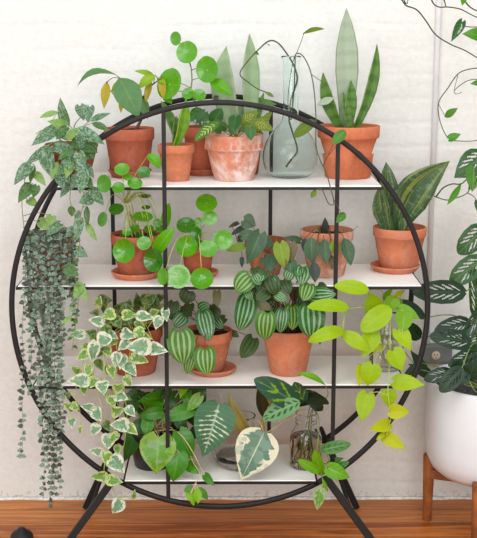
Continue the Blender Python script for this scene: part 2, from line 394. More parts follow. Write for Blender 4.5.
# ================================================================ POTS
TC = dict(
 new=clay('terracotta_new', (212,124,88), (198,110,76)),
 orange=clay('terracotta_orange', (214,130,94), (200,116,82), .15),
 aged=clay('terracotta_aged', (190,112,84), (162,90,66), .5, (206,180,168), 10, .47),
 dark=clay('terracotta_dark', (156,94,70), (122,72,52), .35, (180,150,132), 12, .42),
 chalk=clay('terracotta_chalky', (208,134,104), (194,116,88), .85, (222,206,198), 8, .52),
 rusty=clay('terracotta_rusty', (196,112,72), (150,84,54), .5, (200,160,130), 26, .5, dark=(110,60,42)),
 pale=clay('terracotta_pale', (204,140,108), (186,112,78), .75, (216,192,176), 9, .5),
 red=clay('terracotta_red', (192,106,80), (170,90,66), .25, (206,150,130), 14, .45),
)
M['soil'] = plain('soil', (62,44,34), .95, .5, 120, .2, 0, .9)
POTN = [0]
def onshelf(px, py, k): return PZ(px, py, SHELF[k])
def potprof(rb, rt, h, rim, over=.004, t=.006):
    hr = h - rim; a = rb; 
    rw = rt - over                       # wall radius below the rim
    return [(rb-.003, 0), (rb, .003), (rb + (rw-rb)*.5, hr*.5), (rw-.001, hr-.001), (rt-.002, hr), (rt-.0005, hr+.003), (rt, h-.003), (rt-.002, h), (rt-t+.001, h), (rt-t, h-.003), (rt-t-.001, h-.022)]
def pot_on(root, cx, cy, z, rb, rt, h, rim, mat, over=.004, prof=None, soil=True, sdrop=.018):
    mb = MB(); pr = prof or potprof(rb, rt, h, rim, over); mb.lathe(pr, (cx, cy, z), 56, cap1=True)
    p = mb.build('pot', mat, root)
    if soil:
        r = rt - .0075; mb = MB(); N = 24; rows = []
        for q in (0.02, .3, .6, .85, 1): rows.append([Vector((cx + r*q*math.cos(2*PI*i/N), cy + r*q*math.sin(2*PI*i/N), z + h - sdrop + (random.uniform(-.002,.003)) - .002*q)) for i in range(N)])
        mb.quadgrid(rows, closed=True); mb.face([i for i in range(N)]); mb.build('soil', M['soil'], root)
    return p
def saucer(cx, cy, z, r, h, mat, label):
    mb = MB(); mb.lathe([(r*.8, 0), (r*.84, .002), (r-.002, h-.006), (r, h-.004), (r, h-.001), (r-.0015, h), (r-.005, h), (r-.007, h-.003), (r*.82, .005), (r*.3, .0045)], (0,0,0), 56)
    o = mb.build('saucer', mat); o.location = (cx, cy, z)
    return tag(o, label, 'saucer', 'terracotta saucers under the pots')
def pot_geo(cxpx, wrim, wbase, ytop, ybase, Y, k, lift=0):
    """real size of a pot whose axis stands at depth Y on shelf k from its widths in the photo; ytop = top of the near rim"""
    z = SHELF[k] + lift; c = P(cxpx, ybase, Y); x = c.x; s = scl(Vector((x, Y, z)))
    rt = wrim*s/2; rb = wbase*s/2
    # height from the near top edge of the rim
    near = P(cxpx, ytop, Y - rt); h = near.z - z
    return x, Y, z, rb, rt, h
# ================================================================ PLANT BUILDER
class Plant:
    def __init__(s, root, mats, stem, pr=.0012):
        s.root = root; s.fm = MB(); s.sm = MB(); s.mats = mats; s.stem = stem; s.anchor = []; s.pr = pr; s.o = None
    def origin(s, x, y, z, spread=.012): s.o = Vector((x, y, z)); s.spread = spread; return s
    def V(s, pts, r=.0016, r1=None, sub=5):
        w = [P(*p) if not isinstance(p, Vector) else p for p in pts]
        s.sm.tube(w, r, r1 if r1 else r*.7, 6, sub=sub)
        s.anchor += smooth(w, 6); return w
    def pet(s, B, how):
        if how is None: return
        if how == 'o' or not s.anchor:
            a = s.o + Vector((random.uniform(-1,1)*s.spread, random.uniform(-1,1)*s.spread, 0)); 
            mid = a.lerp(B, .5) + Vector((0, 0, (B-a).length*.16 if B.z < a.z + .03 else 0)) + Vector((a.x-B.x, a.y-B.y, 0))*.12
            if B.z < a.z - .01:
                mid = Vector((a.x*.45+B.x*.55, a.y*.35+B.y*.65, a.z + .03))
            s.sm.tube([a, mid, B], s.pr*1.15, s.pr*.8, 5, sub=6)
        else:
            a = min(s.anchor, key=lambda q: (q-B).length)
            if (a-B).length > .0015: s.sm.tube([a, a.lerp(B, .5)+Vector((0,0,(a-B).length*.12)), B], s.pr, s.pr*.8, 5, sub=3)
    def L(s, bx, by, tx, ty, w, Y, mi=0, sh='heart', dY=None, how='near', **k):
        B, T = leaf(s.fm, bx, by, tx, ty, w, Y, dY, sh=sh, mat=mi, **k); s.pet(B, how)
    def D(s, cx, cy, w, h, Y, rot=0, mi=0, how='o', **k):
        p = disc(s.fm, cx, cy, w, h, Y, rot, mi, **k); s.pet(p, how)
    def done(s, fname='foliage', sname='stems'):
        if s.fm.v: s.fm.build(fname, s.mats, s.root)
        if s.sm.v: s.sm.build(sname, s.stem, s.root)
def stemmat(name, rgb): return plain(name, rgb, .5, .2, 40, .3)
SG = stemmat('stem_green', (120,140,70)); SL = stemmat('stem_lime', (172,186,84)); SB = stemmat('stem_brown', (92,68,48)); SR = stemmat('stem_red', (110,60,50)); SD = stemmat('stem_dark_green', (66,78,48)); SY = stemmat('stem_pale', (196,176,128))
G = 'potted plants on the round stand'
def potted(name, label, cat, x, y, z, group=G): return empty(name, (x, y, z), label, cat, group)

# ---------------------------------------------------------------- A silvery trailing pothos, top shelf, far left
satin = leafmat('satin_leaf', (52,92,54), (84,122,78), 'satin', (176,198,184), (184,204,178), .4, amt=.62, rough=.45)
satinl = leafmat('satin_leaf_fresh', (120,160,84), (150,182,108), 'satin', (196,212,180), (190,214,160), .4, amt=.3, rough=.45)
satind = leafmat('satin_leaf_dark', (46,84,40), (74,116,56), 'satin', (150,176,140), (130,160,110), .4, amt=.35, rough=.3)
x, y, z, rb, rt, h = pot_geo(72, 52, 34, 146, 182, .13, 0)
r = potted('satin_pothos', 'potted vine with silvery speckled leaves at the left end of the top shelf', 'plant', x, y, z)
pot_on(r, x, y, z, rb, rt, h, .028, TC['dark'])
p = Plant(r, [satin, satinl, satind], SG).origin(x, y, z+h-.01, .03)
p.V([Vector((x,y,z+h-.01)), (60,141,.06), (40,150,.04), (28,166,.03), (24,186,.03), (22,206,.03), (25,235,.03)], .0016)
p.V([Vector((x-.01,y,z+h-.01)), (58,138,.1), (45,130,.09), (36,134,.08)], .0016)
p.V([Vector((x+.02,y,z+h-.01)), (76,135,.05), (74,160,-.01), (78,180,-.03), (84,196,-.03), (80,222,-.03), (79,255,-.03), (73,270,-.02), (79,290,-.02), (76,320,-.02), (72,350,-.02)], .0013)
p.V([Vector((x+.02,y,z+h-.01)), (70,150,.02), (72,180,-.02), (70,200,-.02), (76,225,-.02), (68,245,.0)], .0013)
p.V([Vector((x+.02,y+.01,z+h-.01)), (74,128,.1), (80,118,.1), (86,114,.1)], .0018)
for a in [
 (66,123,60,97,12,.12,0), (66,126,47,121,11,.10,1), (58,112,39,118,7,.12,1), (58,129,31,146,15,.05,0), (66,128,56,140,10,.08,2), (57,147,79,152,13,.01,0), (62,147,45,151,9,.02,0),
 (47,149,25,165,10,.03,0), (46,151,51,177,17,.01,0), (31,166,14,185,16,.02,0), (35,166,30,184,7,.03,2), (59,165,51,180,13,.0,1), (70,163,66,178,11,.0,1), (80,131,105,145,14,.03,0),
 (80,106,84,121,13,.08,0), (90,107,88,123,13,.07,0), (90,121,111,113,7,.08,0), (92,123,110,131,8,.05,2), (68,138,81,127,9,.07,1), (80,136,82,152,10,.06,0), (83,147,98,153,10,.05,2),
 (79,153,85,171,13,.0,0), (76,165,88,177,10,-.01,0), (60,131,69,141,10,.06,0), (30,186,18,203,13,.02,2), (28,185,35,190,6,.03,2), (37,186,33,198,9,.02,2), (29,200,38,207,10,.03,1), (36,174,46,186,9,.03,1),
 (69,184,60,198,9,-.02,0), (83,172,80,194,14,-.02,0), (86,178,93,190,9,-.02,2), (92,190,104,206,12,-.02,0), (91,198,79,203,14,-.03,0), (71,206,72,217,8,-.01,2), (80,211,75,222,6,-.01,0), (80,220,77,241,11,-.03,0),
 (87,206,88,226,7,-.02,2), (86,222,97,241,8,-.02,1), (74,228,66,238,9,-.02,0), (60,224,46,236,11,.02,0), (76,250,88,257,12,-.03,0), (66,268,79,276,13,-.03,2), (78,285,88,302,11,-.02,1), (82,285,74,300,11,-.02,1), (76,302,70,312,6,-.02,1), (72,316,62,324,6,-.02,1),
 (70,152,58,160,10,.01,2), (64,158,72,170,9,.0,0), (90,144,94,160,8,.05,2), (50,132,44,140,8,.06,2), (52,216,49,226,11,.02,1), (40,222,56,228,12,.03,1)]:
    Ya = a[5] - (.10 if (62 < a[0] < 100 and 118 < a[1] < 175) else .0)
    p.L(*a[:5], min(Ya, a[5]), mi=a[6], sh='ovate' if a[4] < 9 else 'heart', fold=.22, wave=.02)
for a in ((62,172,70,184,11,-.04,0),(88,150,82,164,11,-.04,2),(92,136,98,147,9,-.03,2),(66,165,58,176,11,-.04,0),(78,176,71,190,11,-.04,0),(72,158,78,170,11,-.04,2),(94,142,87,156,10,-.03,0),(58,176,64,190,10,-.04,0),(86,166,94,178,9,-.04,0),(74,142,84,150,10,-.03,2),(68,152,74,164,11,-.04,0)): p.L(*a[:6], mi=a[6], fold=.2)
random.seed(5)
for i in range(26):
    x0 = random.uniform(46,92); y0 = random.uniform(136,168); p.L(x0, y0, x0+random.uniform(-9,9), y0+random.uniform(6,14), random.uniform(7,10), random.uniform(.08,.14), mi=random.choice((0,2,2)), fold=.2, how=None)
for i in range(11):
    yy = 262 + i*8.4; xx = 73 + 2.5*math.sin(i*1.3); p.L(xx, yy, xx+random.choice((-4,4)), yy+3, 3.5, -.02, mi=2)
p.done(sname='vines')

# ---------------------------------------------------------------- B big-leaved seedling with yellowing leaves
bl = leafmat('broad_leaf', (98,138,92), (84,126,84), rib=(150,180,120), ribf=.3, trans=.25, rough=.4)
lime = leafmat('lime_young_leaf', (150,180,70), (122,160,60), rib=(190,205,110), ribf=.4)
yel = leafmat('yellowing_leaf', (206,180,76), (178,164,84), rib=(150,110,50), ribf=.4, trans=.3)
x, y, z, rb, rt, h = pot_geo(130, 50, 36, 130, 176, .2, 0, .006)
r = potted('broad_leaf_seedling', 'leggy brown-stemmed plant with a broad green leaf and yellow leaves in a terracotta pot', 'plant', x, y, z)
pot_on(r, x, y, z, rb, rt, h, .034, TC['red'], sdrop=.006)
saucer(x, y, SHELF[0], .064, .022, TC['red'], 'clay saucer on the top shelf beneath the pot with yellowing leaves')
p = Plant(r, [bl, lime, yel], SB).origin(x, y, z+h-.01, .01)
p.V([Vector((x+.015,y,z+h-.012)), (140,122,.2), (143,113,.2), (144,103,.19), (143,96,.18)], .0055, .0035)
p.V([(143,98,.18), (149,88,.18), (156,82,.17), (162,78,.17)], .003, .0015)
p.V([(143,100,.18), (135,100,.17), (118,97,.15), (110,90,.15), (106,82,.15)], .0022, .0012)
p.V([(144,101,.18), (139,92,.2), (131,84,.2), (120,78,.18), (116,75,.17)], .002, .001)
p.L(119,78,139,118,29,.09,0,'ovate',dY=-.03,fold=.12,nh=-VF+VR*.2,curl=.1)
p.L(116,75,77,87,13,.17,0,'lance',fold=.5,nh=-VF+Vector((0,0,1.6)),curl=.2)
p.L(142,98,148,119,11,.17,0,'ovate',fold=.3)
p.L(107,82,104,109,10,.14,2,'ovate',fold=.25,wave=.05,nh=-VF); p.L(123,84,111,92,11,.14,1,'ovate'); p.L(121,98,121,113,5,.14,2,'lance',fold=.3)
p.L(155,77,134,71,6,.19,1,'lance',fold=.35,curl=.2); p.L(155,75,138,89,11,.17,1,'ovate',fold=.3,curl=.12); p.L(151,82,146,103,8,.17,2,'ovate',fold=.4); p.L(161,76,164,99,8,.17,2,'lance',fold=.3); p.L(150,84,141,79,5,.18,1,'lance'); p.L(157,78,166,84,6,.17,1,'ovate')
p.done()

# ---------------------------------------------------------------- C fleshy upright leaf in the small plain pot
fleshy = leafmat('fleshy_leaf', (132,176,64), (112,158,56), 'bands', (88,132,52), (190,206,120), .5, freq=5, amt=.45, trans=.12, rough=.35)
fleshd = leafmat('fleshy_leaf_dark', (84,120,60), (70,104,50), 'bands', (120,150,84), (160,180,100), .4, freq=5, amt=.4)
x, y, z, rb, rt, h = pot_geo(176.5, 37, 25, 146, 181, .115, 0)
r = potted('snake_plant_offset', 'small orange terracotta pot with one stout bright green leaf rising behind the hoop', 'plant', x, y, z)
pot_on(r, x, y, z, rb, rt, h, .024, TC['orange'])
for i, (a, mi) in enumerate((((175,148,186,99,11,.115), 0), ((174,148,176,116,9,.13), 1), ((178,146,161,101,9,.14), 1))):
    mb = MB(); leaf(mb, *a, dY=.01, sh='snake', fold=.35, curl=.04, bend=.05, nh=-VF+VR*.3, twist=.5); o = mb.build('leaf', [fleshy, fleshd][mi], r)
    sm = o.modifiers.new('thickness', 'SOLIDIFY'); sm.thickness = .004

# ---------------------------------------------------------------- D round-leaf plant behind, tall
pil = leafmat('coin_leaf', (72,148,36), (104,172,52), 'disc', (206,226,150), (160,205,100), rough=.17, trans=.14, spec=.75)
pild = leafmat('coin_leaf_deep', (46,108,32), (70,134,42), 'disc', (190,214,130), (140,190,90), rough=.17, trans=.1, spec=.75)
pilf = leafmat('coin_leaf_folded', (86,158,40), (110,176,56), rib=(170,200,110), ribf=.3, rough=.25)
x, y, z, rb, rt, h = pot_geo(202, 38, 27, 128, 176, .245, 0, .006)
r = potted('chinese_money_plant', 'tall round-leaved plant above the top hoop, its pot behind the small plain pot', 'plant', x, y, z)
pot_on(r, x, y, z, rb, rt, h, .03, TC['red'])
saucer(x, y, SHELF[0], .05, .02, TC['red'], 'clay saucer on the top shelf half hidden behind the whitened moulded pot')
p = Plant(r, [pil, pild, pilf], SG, .0014).origin(x, y, z+h-.01, .008)
p.V([Vector((x,y,z+h-.015)), (199,120,.24), (196,105,.22), (191,92,.21), (192,80,.21), (191,67,.21)], .0032, .0018)
p.D(176.5,38.5,11,14,.2,15,how='near'); p.D(187.5,52.5,21.5,22.5,.19,0,how='near'); p.D(208.3,69.5,22,26.5,.17,15,how='near'); p.D(171,84.5,25,32,.17,-12,how='near',rnd=.9)
p.D(188,94,12.5,12,.17,20,how='near'); p.D(199,95.5,14,12.5,.17,-20,how='near')
p.L(210,81,232,96,15,.17,2,'ovate',fold=.3,curl=.1); p.D(197,114,14,13,.22,0,1); p.D(190,118,12,10,.23,0,1); p.D(205,118,12,10,.2,0,1); p.L(166,97,172,104,9,.17,2)
p.done()

# ---------------------------------------------------------------- E whitened moulded pot with prayer plant
mar = leafmat('prayer_leaf', (84,130,56), (60,104,48), 'feather', (206,216,150), (180,200,120), .5, freq=8, rough=.32)
mard = leafmat('prayer_leaf_dark', (44,88,50), (64,112,58), rib=(130,170,100), ribf=.35, rough=.3, freq=7)
maro = leafmat('prayer_leaf_olive', (120,140,60), (96,120,48), 'feather', (196,196,120), (150,100,60), .5, freq=8, rough=.35)
x, y, z, rb, rt, h = pot_geo(234, 57, 38, 137, 182, .13, 0)
r = potted('prayer_plant', 'whitened clay pot with a moulded scalloped rim and low striped dark leaves', 'plant', x, y, z)
pr = [(rb-.003,0),(rb,.003),(rb+.009,h*.2),(rt-.012,h*.42),(rt-.008,h*.62),(rt-.006,h*.66),(rt-.001,h*.68),(rt+.001,h*.7),(rt-.003,h*.74),(rt-.002,h*.9),(rt,h*.95),(rt-.001,h-.001),(rt-.004,h),(rt-.009,h-.003),(rt-.009,h-.02)]
mb = MB(); mb.lathe(pr, (x,y,z), 96)
for i, q in enumerate(mb.v):                                       # scallops pressed into the rim band
    k = (q.z - z)/h
    if .68 < k < 1.0 and (q.xy - Vector((x,y))).length > rt-.006:
        a = math.atan2(q.y-y, q.x-x); d = .0028*abs(math.sin(a*11))*(1 if k < .93 else .3); v2 = (q.xy-Vector((x,y))).normalized()*d; q.x += v2.x; q.y += v2.y
mb.build('pot', TC['chalk'], r)
mb = MB(); mb.lathe([(.001,-.002),(rt*.5,0),(rt-.009,-.003)], (x,y,z+h-.014), 24, cap1=False); mb.build('soil', M['soil'], r)
MD = MB()
def drop_at(c, a, zz):
    d = Vector((math.cos(a), math.sin(a), 0)); t = Vector((-d.y, d.x, 0)); rows = []
    for i in range(7):
        q = i/6; w_ = .0066*math.sin(PI*min(1, .12+q*.88))**.6*(1-.35*q); rows.append([Vector((c[0], c[1], zz + .008 - .020*q)) + t*w_*math.cos(PI*j/6) + d*(.0035*math.sin(PI*j/6)*math.sin(PI*(.1+.85*q)) - .0012) for j in range(7)])
    MD.quadgrid(rows)
for k in range(22):                                                # moulded drops hanging from the band
    a = 2*PI*(k+.5)/22; R0 = rt+.001; c = (x+R0*math.cos(a), y+R0*math.sin(a)); 
    drop_at(c, a, z + h*.76)
MD.build('moulding', TC['orange'], r)
p = Plant(r, [mar, mard, maro], SG).origin(x, y, z+h-.01, .02)
p.L(219,122,195,141,12,.04,0,'obl',fold=.15,nh=-VF+Vector((0,0,.8)),rnd=.1,dY=-.03,how='o'); p.L(212,124,222,109,15,.13,1,'obl',how='o'); p.L(222,131,216,118,14,.1,1,'heart',how='o'); p.L(236,117,233,134,14,.06,1,'heart',how='o',fold=.2)
p.L(242,126,262,132,10,.08,2,'obl',how='o'); p.L(240,124,258,112,11,.1,2,'obl',how='o'); p.L(252,127,270,118,11,.08,2,'obl',how='o'); p.L(252,122,273,130,11,.06,2,'obl',how='o'); p.L(250,128,251,141,12,.03,1,'heart',how='o',fold=.2); p.L(228,128,240,124,9,.1,2,'obl',how='o')
p.L(205,112,196,124,10,.17,1,how='o'); p.L(208,125,200,133,9,.1,1,how='o'); p.L(262,124,272,112,7,.1,2,'obl',how='o')
p.V([Vector((x-.005,y,z+h-.01)),(231,118,.13),(231,108,.13)], .001,.0006)
p.done()

# ---------------------------------------------------------------- F pale snake plant behind
snp = leafmat('snake_leaf_pale', (166,190,150), (178,200,162), 'bands', (140,170,124), (196,210,160), .35, freq=7, amt=.3, trans=.2, rough=.5)
sng = leafmat('snake_leaf_green', (106,142,74), (92,130,66), 'bands', (70,104,52), (170,185,110), .4, freq=6, amt=.7, trans=.12, rough=.42)
snw = leafmat('snake_leaf_silver', (182,196,172), (192,206,184), 'bands', (156,176,146), (120,146,96), .5, freq=9, amt=.35, trans=.18, rough=.5)
def blades(r, lst, mats, fold=.28):
    for a, mi, kw in lst:
        mb = MB(); kk = dict(sh='snake', fold=fold, curl=.03, nv=18, rnd=random.random(), nh=-VF+VR*random.uniform(-.4,.4)); kk.update(kw); leaf(mb, *a, **kk)
        o = mb.build('leaf', mats[mi], r); sm = o.modifiers.new('thickness', 'SOLIDIFY'); sm.thickness = .0022; sm.offset = 0
x, y, z, rb, rt, h = pot_geo(247, 32, 22, 134, 178, .262, 0)
r = potted('snake_plant', 'pale green snake plant with two broad pointed leaves behind the whitened pot', 'plant', x, y, z)
pot_on(r, x, y, z, rb, rt, h, .025, TC['dark'])
blades(r, [((245,140,226.5,46,24,.25), 0, dict(dY=.02,bend=-.12)), ((249,140,249.5,33.5,18.5,.25), 0, dict(dY=.01)), ((250,140,264,92,8,.25), 1, dict(dY=.0)), ((246,140,240,100,9,.27), 0, dict(dY=0)), ((262,98,277,104,7,.22), 1, dict(dY=-.02,sh='lance',bend=.2))], [snp, sng])

# ---------------------------------------------------------------- H big pot with silver snake plant
x, y, z, rb, rt, h = pot_geo(347.5, 62, 45, 128, 181, .185, 0)
r = potted('snake_plant', 'tall silvery snake plant in the largest orange pot, right end of the top shelf', 'plant', x, y, z)
a_ = [(rb-.003,0),(rb+.001,.003),(rb+.007,h*.41),(rb+.0085,h*.43),(rb+.0085,h*.445),(rb+.002,h*.455),(rt-.008,h*.755),(rt-.003,h*.77),(rt-.001,h*.79),(rt,h-.003),(rt-.002,h),(rt-.006,h),(rt-.007,h-.003),(rt-.008,h-.022)]
pot_on(r, x, y, z, rb, rt, h, .034, TC['new'], prof=a_)
blades(r, [((346,134,346.5,8,23,.2), 0, dict(dY=.0,nh=-VF)), ((352,134,377,44,12,.19), 1, dict(dY=.0,bend=.06)), ((345,134,323,72,13,.17), 1, dict(dY=-.02,bend=-.08)), ((348,133,351,80,13,.16), 1, dict(dY=0)), ((350,134,343,92,9,.15), 1, dict(dY=0)), ((334,98,317,105,8,.15), 0, dict(dY=-.01,sh='lance'))], [snw, sng])

# ---------------------------------------------------------------- N striped snake plant, second shelf right
snl = leafmat('snake_leaf_striped', (52,82,48), (84,108,78), 'long', (168,178,92), (150,160,80), .0, amt=.5, trans=.1, rough=.4)
x, y, z, rb, rt, h = pot_geo(398.5, 53, 37, 231, 272, .2, 1, .006)
r = potted('snake_plant', 'dark snake plant with yellow-striped leaves at the right end of the second shelf', 'plant', x, y, z)
pot_on(r, x, y, z, rb, rt, h, .028, TC['orange'])
saucer(P(395,270,.2).x, .2, SHELF[1], .075, .02, TC['orange'], 'orange clay saucer at the right end of the second shelf')
blades(r, [((389,234,386,162,21,.22), 0, dict(dY=.02)), ((389,234,379,187,17,.18), 0, dict(dY=-.01,bend=-.06)), ((398,236,450,161,36,.17), 0, dict(dY=-.03,bend=-.13,sh='lance',nv=22,nh=-VF)), ((402,234,403,217,9,.17), 0, dict(dY=0)), ((396,234,392,214,7,.19), 0, dict(dY=0))], [snl])

# ---------------------------------------------------------------- I string of hearts, second shelf left
soh = leafmat('tiny_heart_leaf', (136,160,140), (84,116,92), 'satin', (206,220,208), (120,140,120), .2, amt=.6, rough=.55)
sohd = leafmat('tiny_heart_leaf_dark', (70,62,54), (60,84,64), 'satin', (150,160,150), (120,110,110), .2, amt=.4, rough=.55)
x, y, z, rb, rt, h = pot_geo(53, 44, 30, 237, 281, .1, 1); SX = x
r = potted('string_of_hearts', 'string of tiny grey hearts cascading to the floor from the second shelf', 'plant', x, y, z)
pot_on(r, x, y, z, rb, rt, h, .028, TC['red'])
sv = MB(); sf = MB(); random.seed(11)
def strand(pts, step=.0085, sz=.0075, dens=2):
    w = smooth(pts, 8); sv.tube(w, .0006, .0005, 4, sub=1); acc = 0
    for i in range(1, len(w)):
        d = w[i]-w[i-1]; acc += d.length
        while acc > step:
            acc -= step; c = w[i] - d.normalized()*acc if d.length else w[i]
            for k in range(dens):
                a = random.uniform(0, 2*PI); q = random.uniform(.7, 1.25)*sz
                dr = Vector((math.cos(a), -abs(math.sin(a))*.7, random.uniform(-.6,.2))).normalized()
                nh = Vector((random.uniform(-.6,.6), -1, random.uniform(-.1,.8)))
                leaf3(sf, c + dr*.0015, c + dr*q*1.25, q*1.25, 'heart', nh, .0, .1, mat=0 if random.random() < .62 else 1, nu=2, nv=3)
rim = Vector((x, y, z+h))
ends = []
for i in range(21):
    t = i/20; a = PI*(1.02 + .96*t); e = rim + Vector((rt*1.0*math.cos(a), rt*1.05*math.sin(a), .004))
    yb = random.uniform(285, 350) if t > .62 else random.uniform(300, 415)
    if random.random() < .15: yb = random.uniform(255, 300)
    xe = 30 + 46*t
    if yb > 335: xe = 43 + 20*t + random.uniform(-2,2)
    if t < .2: yb = random.choice((330, 370, 396, 300)); xe = 30 + 6*t
    ends.append((a, e, xe, yb))
for xe, yb in ((44,498),(50,508),(54,494),(59,490),(47,470),(56,478),(40,440),(58,452),(52,486),(48,450),(53,440),(22,457),(62,430)):
    t = (xe-30)/45; a = PI*(1.02+.96*max(0,min(1,t))); ends.append((a, rim + Vector((rt*math.cos(a), rt*1.05*math.sin(a), .004)), xe, yb))
for a, e, xe, yb in ends:
    inn = rim + Vector((rt*.4*math.cos(a), rt*.4*math.sin(a), .008)); sp = P(0,0,0)
    q = e + Vector((.008*math.cos(a), -.008, -.012)); pts = [inn, e, q]
    Yh = min(q.y, .02) - random.uniform(.0,.04)
    y0 = 262; xs = CXP + F*(q-CAM).dot(VR)/(q-CAM).dot(VF); nstep = max(2, int((yb-y0)/22))
    if yb > 350: thin = 1
    for k in range(1, nstep+1):
        f = k/nstep; xx = xs + (xe-xs)*min(1, f*1.3)**.8 + random.uniform(-1.6,1.6); yy = y0 + (yb-y0)*f
        if yb > 425 and f > .6: xx += math.sin(f*9)*1.5
        pts.append(P(xx, yy, Yh + random.uniform(-.004,.004)))
    long = yb > 430
    strand(pts, .0155 if not long else .018, .0108, 2)
for i in range(64):   # the mat of hearts over the rim
    a = random.uniform(PI*.95, PI*2.05); R_ = rt*random.uniform(.5,1.12); c = rim + Vector((R_*math.cos(a), R_*math.sin(a), random.uniform(0,.02)))
    leaf3(sf, c, c + Vector((random.uniform(-1,1), -.7, random.uniform(-.6,.8))).normalized()*.013, .011, 'heart', Vector((0,-1,.7)), mat=random.choice((0,0,1)), nu=2, nv=3)
o = sf.build('foliage', [soh, sohd], r); o = sv.build('vines', SR, r)

# ---------------------------------------------------------------- J round-leaf plant, second shelf left
x, y, z, rb, rt, h = pot_geo(137.5, 52, 36, 238, 277, .115, 1, .006)
r = potted('chinese_money_plant', 'bushy round-leaved plant in a pot with saucer, second shelf beside the string plant', 'plant', x, y, z)
pot_on(r, x, y, z, rb, rt, h, .028, TC['red'], sdrop=.01)
saucer(P(136,275,.115).x, .112, SHELF[1], .073, .02, TC['orange'], 'orange clay saucer under the bushy round-leaved plant, left on the second shelf')
p = Plant(r, [pil, pild, pilf], SL, .0012).origin(x-.01, y-.01, z+h+.03, .012)
for q in range(3): p.sm.tube([Vector((x+(q-1)*.012, y, z+h-.015)), Vector((x-.012+(q-1)*.008, y-.005, z+h+.03)), P(126+q*3, 205, .1)], .003, .002, 6, mat=0)
p.anchor = []
top = P(126, 203, .1)
def JD(*a, **k):
    cx, cy = a[0], a[1]
    if cy < 195: a = a[:4] + (-.035,) + a[5:]
    p.o = top if cy < 232 else Vector((x-.005, y-.01, z+h+.035)); p.spread = .006; p.D(*a, **k)
for a, k in (((125.5,251,23,24,-.0),dict(rot=0,cup=.2)), ((144,243.5,14.5,14,-.0),{}), ((156,260,20,24,.0),dict(rot=10,cup=.2,mi=1)), ((127,232,9.5,9,.05),{}), ((143,218,20,11,.03),dict(mi=0,rot=-5)), ((157,223,9,9,.08),{}), ((149,229,10,8,.08),{}),
  ((116.5,210,15.5,12,.03),dict(mi=1,rot=5)), ((103.5,219.5,11,15,.03),dict(rot=-10)), ((105,183.5,15.5,18,.03),dict(rot=10)), ((118.5,188,13,11.5,.03),{}), ((135,184,15,12.5,.02),dict(rot=-10)), ((122,170,15.5,13,.03),dict(rot=0)), ((144,172.5,13,12,.07),dict(mi=1)), ((145,197,12.5,5,.08),dict(mi=1)), ((160,229,9,8,.09),{}), ((135,228,9,8,.09),{}), ((128,178,9,7,.05),{}), ((146,208,9,5,.08),dict(mi=1)), ((140,236,9,8,.1),dict(mi=1)), ((152,236,10,8,.1),dict(mi=1)), ((122,238,8,8,.1),dict(mi=1))):
    JD(*a, **k)
p.o = top; p.L(148,155,160,168,11,-.03,2,'obl',how='o',fold=.3,curl=.15); p.L(165,227,169,203,10,.03,2,'obl',how='o',fold=.3); p.L(156,253,174,228,15,.0,2,'obl',how='o',fold=.25,curl=.1)
p.done()

# ---------------------------------------------------------------- K small round-leaf plant, second shelf
x, y, z, rb, rt, h = pot_geo(198, 34, 25, 247, 276, .12, 1, .006)
r = potted('chinese_money_plant', 'small round-leaved plant with leaves hanging over the second shelf, left of centre', 'plant', x, y, z)
pot_on(r, x, y, z, rb, rt, h, .022, TC['red'])
saucer(P(200,275,.12).x, .12, SHELF[1], .055, .018, TC['orange'], 'clay saucer under the small round-leaved plant, second shelf left of centre')
p = Plant(r, [pil, pild, pilf], SL, .0012).origin(x, y, z+h+.01, .006)
p.V([Vector((x,y,z+h-.015)), (200,240,.11), (202,230,.1)], .003, .002); p.anchor = []
for a, k in (((206.5,204,21.5,19,.06),{}), ((210,218,15,15,.05),{}), ((186,226,19,16,.06),dict(mi=1)), ((198,222,9,9,.08),{}), ((196,233,12,13,.04),dict(mi=1)), ((187,248,22,21,.0),dict(cup=.25)), ((208,249,18.5,17.5,.0),{}), ((223,240,20,20,.02),dict(rnd=.9)),
   ((178.5,276.5,24,24,-.06),dict(rnd=.9,cup=.05)), ((164,276.5,12,17,-.05),dict(rnd=.9)), ((202,280.5,23,21.5,-.05),dict(cup=.25)), ((198,243,9,7,.06),dict(mi=1))): p.D(*a, **k)
p.done()

# ---------------------------------------------------------------- L velvet vine in the rusty pot / M in the pale pot
mic = leafmat('velvet_leaf', (62,92,70), (84,112,86), rib=(140,165,125), ribf=.35, rough=.45, trans=.12, veinf=.12)
micl = leafmat('velvet_leaf_fresh', (118,150,60), (140,160,70), rib=(180,190,110), ribf=.35, rough=.4)
micr = leafmat('velvet_leaf_bronze', (128,112,92), (104,96,76), rib=(150,140,110), ribf=.3, rough=.45)
micd = leafmat('velvet_leaf_deep', (52,62,66), (64,74,62), rib=(96,104,90), ribf=.3, rough=.4)
x, y, z, rb, rt, h = pot_geo(266, 43, 27, 243, 279, .15, 1)
r = potted('velvet_leaf_vine', 'dark velvety heart-leaved vine in a mottled rusty clay pot, middle of the second shelf', 'plant', x, y, z)
pot_on(r, x, y, z, rb, rt, h, .024, TC['rusty'])
p = Plant(r, [mic, micl, micr, micd], SR, .0011).origin(x, y, z+h-.008, .015)
for a in ((252,216,257,236,0,0),): pass
p.V([Vector((x,y,z+h-.01)), (262,240,.1), (257,236,.06), (253,226,.07)], .0016); p.V([Vector((x,y,z+h-.01)), (275,246,.06), (282,252,.03), (286,262,.0), (284,290,-.01)], .0014); p.V([Vector((x-.01,y,z+h-.01)), (250,244,.08), (240,246,.07), (236,236,.08), (232,226,.08)], .0013)
